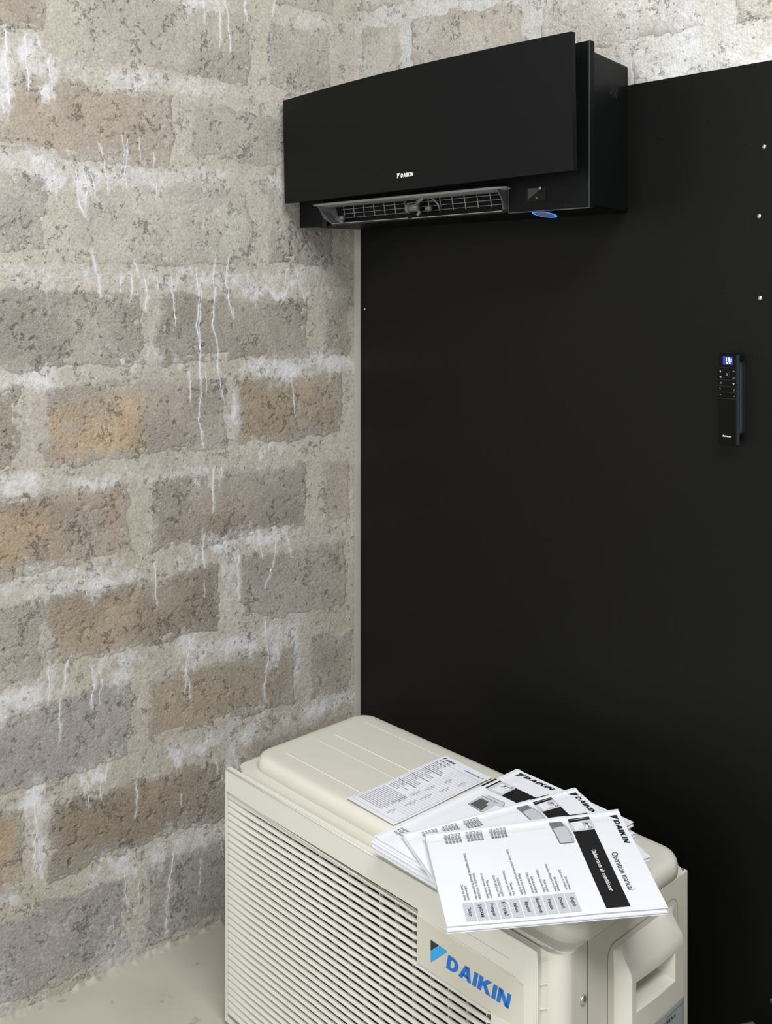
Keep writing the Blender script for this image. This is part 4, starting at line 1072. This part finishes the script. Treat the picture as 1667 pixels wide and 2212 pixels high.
booklet('manual on top of the fan with grey language tabs, overhanging the front edge', [(0.7325, 0.2951, 0.6035), (0.9419, 0.114, 0.6015), (0.5639, 0.0016, 0.6020), (0.7543, -0.1477, 0.5995)], 0.0100, 4, 'op', 'manuals fanned out on the outdoor unit')

# loose product sheet
def sheet():
    P = [np.array(p) for p in ((.3176, .3100, .5535), (.4445, .3035, .5535), (.3170, .0490, .5535), (.4415, .0480, .5535))]
    ctr = sum(P) / 4; base = np.array((ctr[0], ctr[1], .5526)); c, s = math.cos(UR), math.sin(UR)
    e = empty('product_sheet', (UO[0] + base[0] * c - base[1] * s, UO[1] + base[0] * s + base[1] * c, base[2]), UR, 'single white sheet of fine print and table lines beside the manuals', 'paper')
    def pg(a, b, off=.0004):
        p = (P[0] * (1 - a) + P[1] * a) * (1 - b) + (P[2] * (1 - a) + P[3] * a) * b
        z = .0008 * (1 + math.sin(7 * b)) + .004 * max(0, b - .8) ** 2 * 10 * (1 - a) + .0016 * max(0, a - .85) * 6 * (1 - b)
        return tuple(p + (0, 0, z + off) - base)
    n = 24; V = []; F = []
    for k in (0, 1):
        for j in range(n + 1):
            for i in range(n + 1): V.append(pg(i / n, j / n, 0 if k == 0 else -.0003))
    st = (n + 1) ** 2; ix = lambda i, j, k=0: k * st + j * (n + 1) + i
    for j in range(n):
        for i in range(n): F += [(ix(i, j), ix(i, j + 1), ix(i + 1, j + 1), ix(i + 1, j)), (ix(i, j, 1), ix(i + 1, j, 1), ix(i + 1, j + 1, 1), ix(i, j + 1, 1))]
    for i in range(n):
        F += [(ix(i, 0), ix(i + 1, 0), ix(i + 1, 0, 1), ix(i, 0, 1)), (ix(i, n, 1), ix(i + 1, n, 1), ix(i + 1, n), ix(i, n)), (ix(0, i, 1), ix(0, i + 1, 1), ix(0, i + 1), ix(0, i)), (ix(n, i), ix(n, i + 1), ix(n, i + 1, 1), ix(n, i, 1))]
    pp = obj('page', V, F, M_PAPER, e)
    w_, h_ = .1258, .257
    put = lambda nm, V, F, m, off=.0004: obj(nm, [pg(x, y, off) for x, y in V], F, m, pp)
    put('logo_letters', np.stack([.115 + DK_V[:, 0] / (DK_W + .2) * .19, .066 - DK_V[:, 1] * .022], 1), DK_F, M_INK)
    for part in (dk, lo): put('logo_mark', np.stack([.055 + part[0][:, 0] * .045, .070 - part[0][:, 1] * .036], 1), part[1], M_INK)
    def words(body, s, t, size, width=None, align='LEFT', bold=0.0, m=M_GREYI):
        v, f = text2d(body, size, align, bold); k = 1.0
        if width: k = width * w_ / (v[:, 0].max() - v[:, 0].min())
        return np.stack([s + v[:, 0] * k / w_, t - v[:, 1] / h_], 1), f
    v, f = words('Product fiche', .055, .102, .0056, .24, bold=.01); put('sheet_heading', v, f, M_INK)
    v, f = words('DAIKIN EUROPE N.V.', .955, .078, .0056, .40, 'RIGHT', bold=.015); put('sheet_heading', v, f, M_INK)
    # table rules
    parts = []
    for k in range(27):
        t = .125 + .0275 * k
        parts.append((np.array([(.46, t), (.965, t), (.965, t + .0016), (.46, t + .0016)]), [(0, 1, 2, 3)]))
    for (a, b, c_, d) in ((.035, .965, .112, .114), (.035, .965, .962, .964)): parts.append((np.array([(a, c_), (b, c_), (b, d), (a, d)]), [(0, 1, 2, 3)]))
    for x in (.035, .965): parts.append((np.array([(x, .112), (x + .004, .112), (x + .004, .964), (x, .964)]), [(0, 1, 2, 3)]))
    v, f = poly_merge(parts); put('table_rule', v, f, mat('pale_rule_ink', (.42, .43, .48, 1), .6), .0003)
    # text rows
    lines = ['Cooling mode', 'Model name', 'Pdesignc', 'SEER', 'Annual energy consumption', 'Energy efficiency class', 'Heating mode (Average climate)', 'Pdesignh', 'SCOP', 'Back up heating capacity', 'Annual energy consumption', 'Declared capacity', 'Heating mode (Warm climate)', 'Pdesignh', 'SCOP', 'Back up heating capacity', 'Annual energy consumption', 'Energy efficiency class', 'Heating mode (Cold climate)', 'Pdesignh', 'SCOP', 'Annual energy consumption', 'Refrigerant type', 'Sound power level']
    small = []; bold = []
    for i, l in enumerate(lines):
        b = 'mode' in l; vf = words(l, .055 + (0 if b else .01), .142 + .0215 * i, .0044, (.34 if len(l) > 20 else .20) * (1.12 if b else 1), bold=.02 if b else 0); (bold if b else small).append(vf)
    for i in range(13):
        small.append(words('Energy consumption is based on standard test results and actual use', .055, .672 + .0205 * i, .0042, .50 + .03 * math.sin(i * 2.1)))
    for (s_, t_, n_) in ((.60, .26, 4), (.56, .42, 5), (.74, .36, 5), (.52, .55, 5), (.70, .52, 6), (.50, .68, 6), (.68, .66, 6), (.66, .86, 4), (.80, .22, 4)):
        for i in range(n_): small.append(words(('2.5', '8.74', 'A+++', '100', '3.6')[i % 5], s_, t_ + .0205 * i, .0046))
    v, f = poly_merge(small); put('small_print', v, f, M_GREYI); v, f = poly_merge(bold); put('small_print_bold', v, f, M_INK)
sheet()

# ------------------------------------------------------------------ hose on the floor at the right
def hose():
    e = empty('grey_hose', (1.174, -.09, 0), 0, 'dark grey rubber hose looping up beside the board at the right edge', 'hose')
    M_H = mat('dark_grey_rubber', (.075, .085, .085, 1), .5, .3, 300)
    bm = bmesh.new()
    tube(bm, [(-.040, -.03, .012), (-.030, -.02, .12), (-.014, -.008, .215), (-.006, -.003, .240), (.003, .001, .2455), (.010, .006, .236), (.018, .014, .19), (.030, .025, .10), (.036, .030, .012)], .0125, 16)
    from_bm('hose_loop', bm, M_H, e, True)
    bm = bmesh.new(); tube(bm, [(.014, .002, .225), (.028, .0, .258), (.045, -.002, .266), (.085, -.006, .262), (.15, -.01, .15), (.16, -.01, .008)], .0055, 12)
    from_bm('hose_tail', bm, M_H, e, True)
hose()
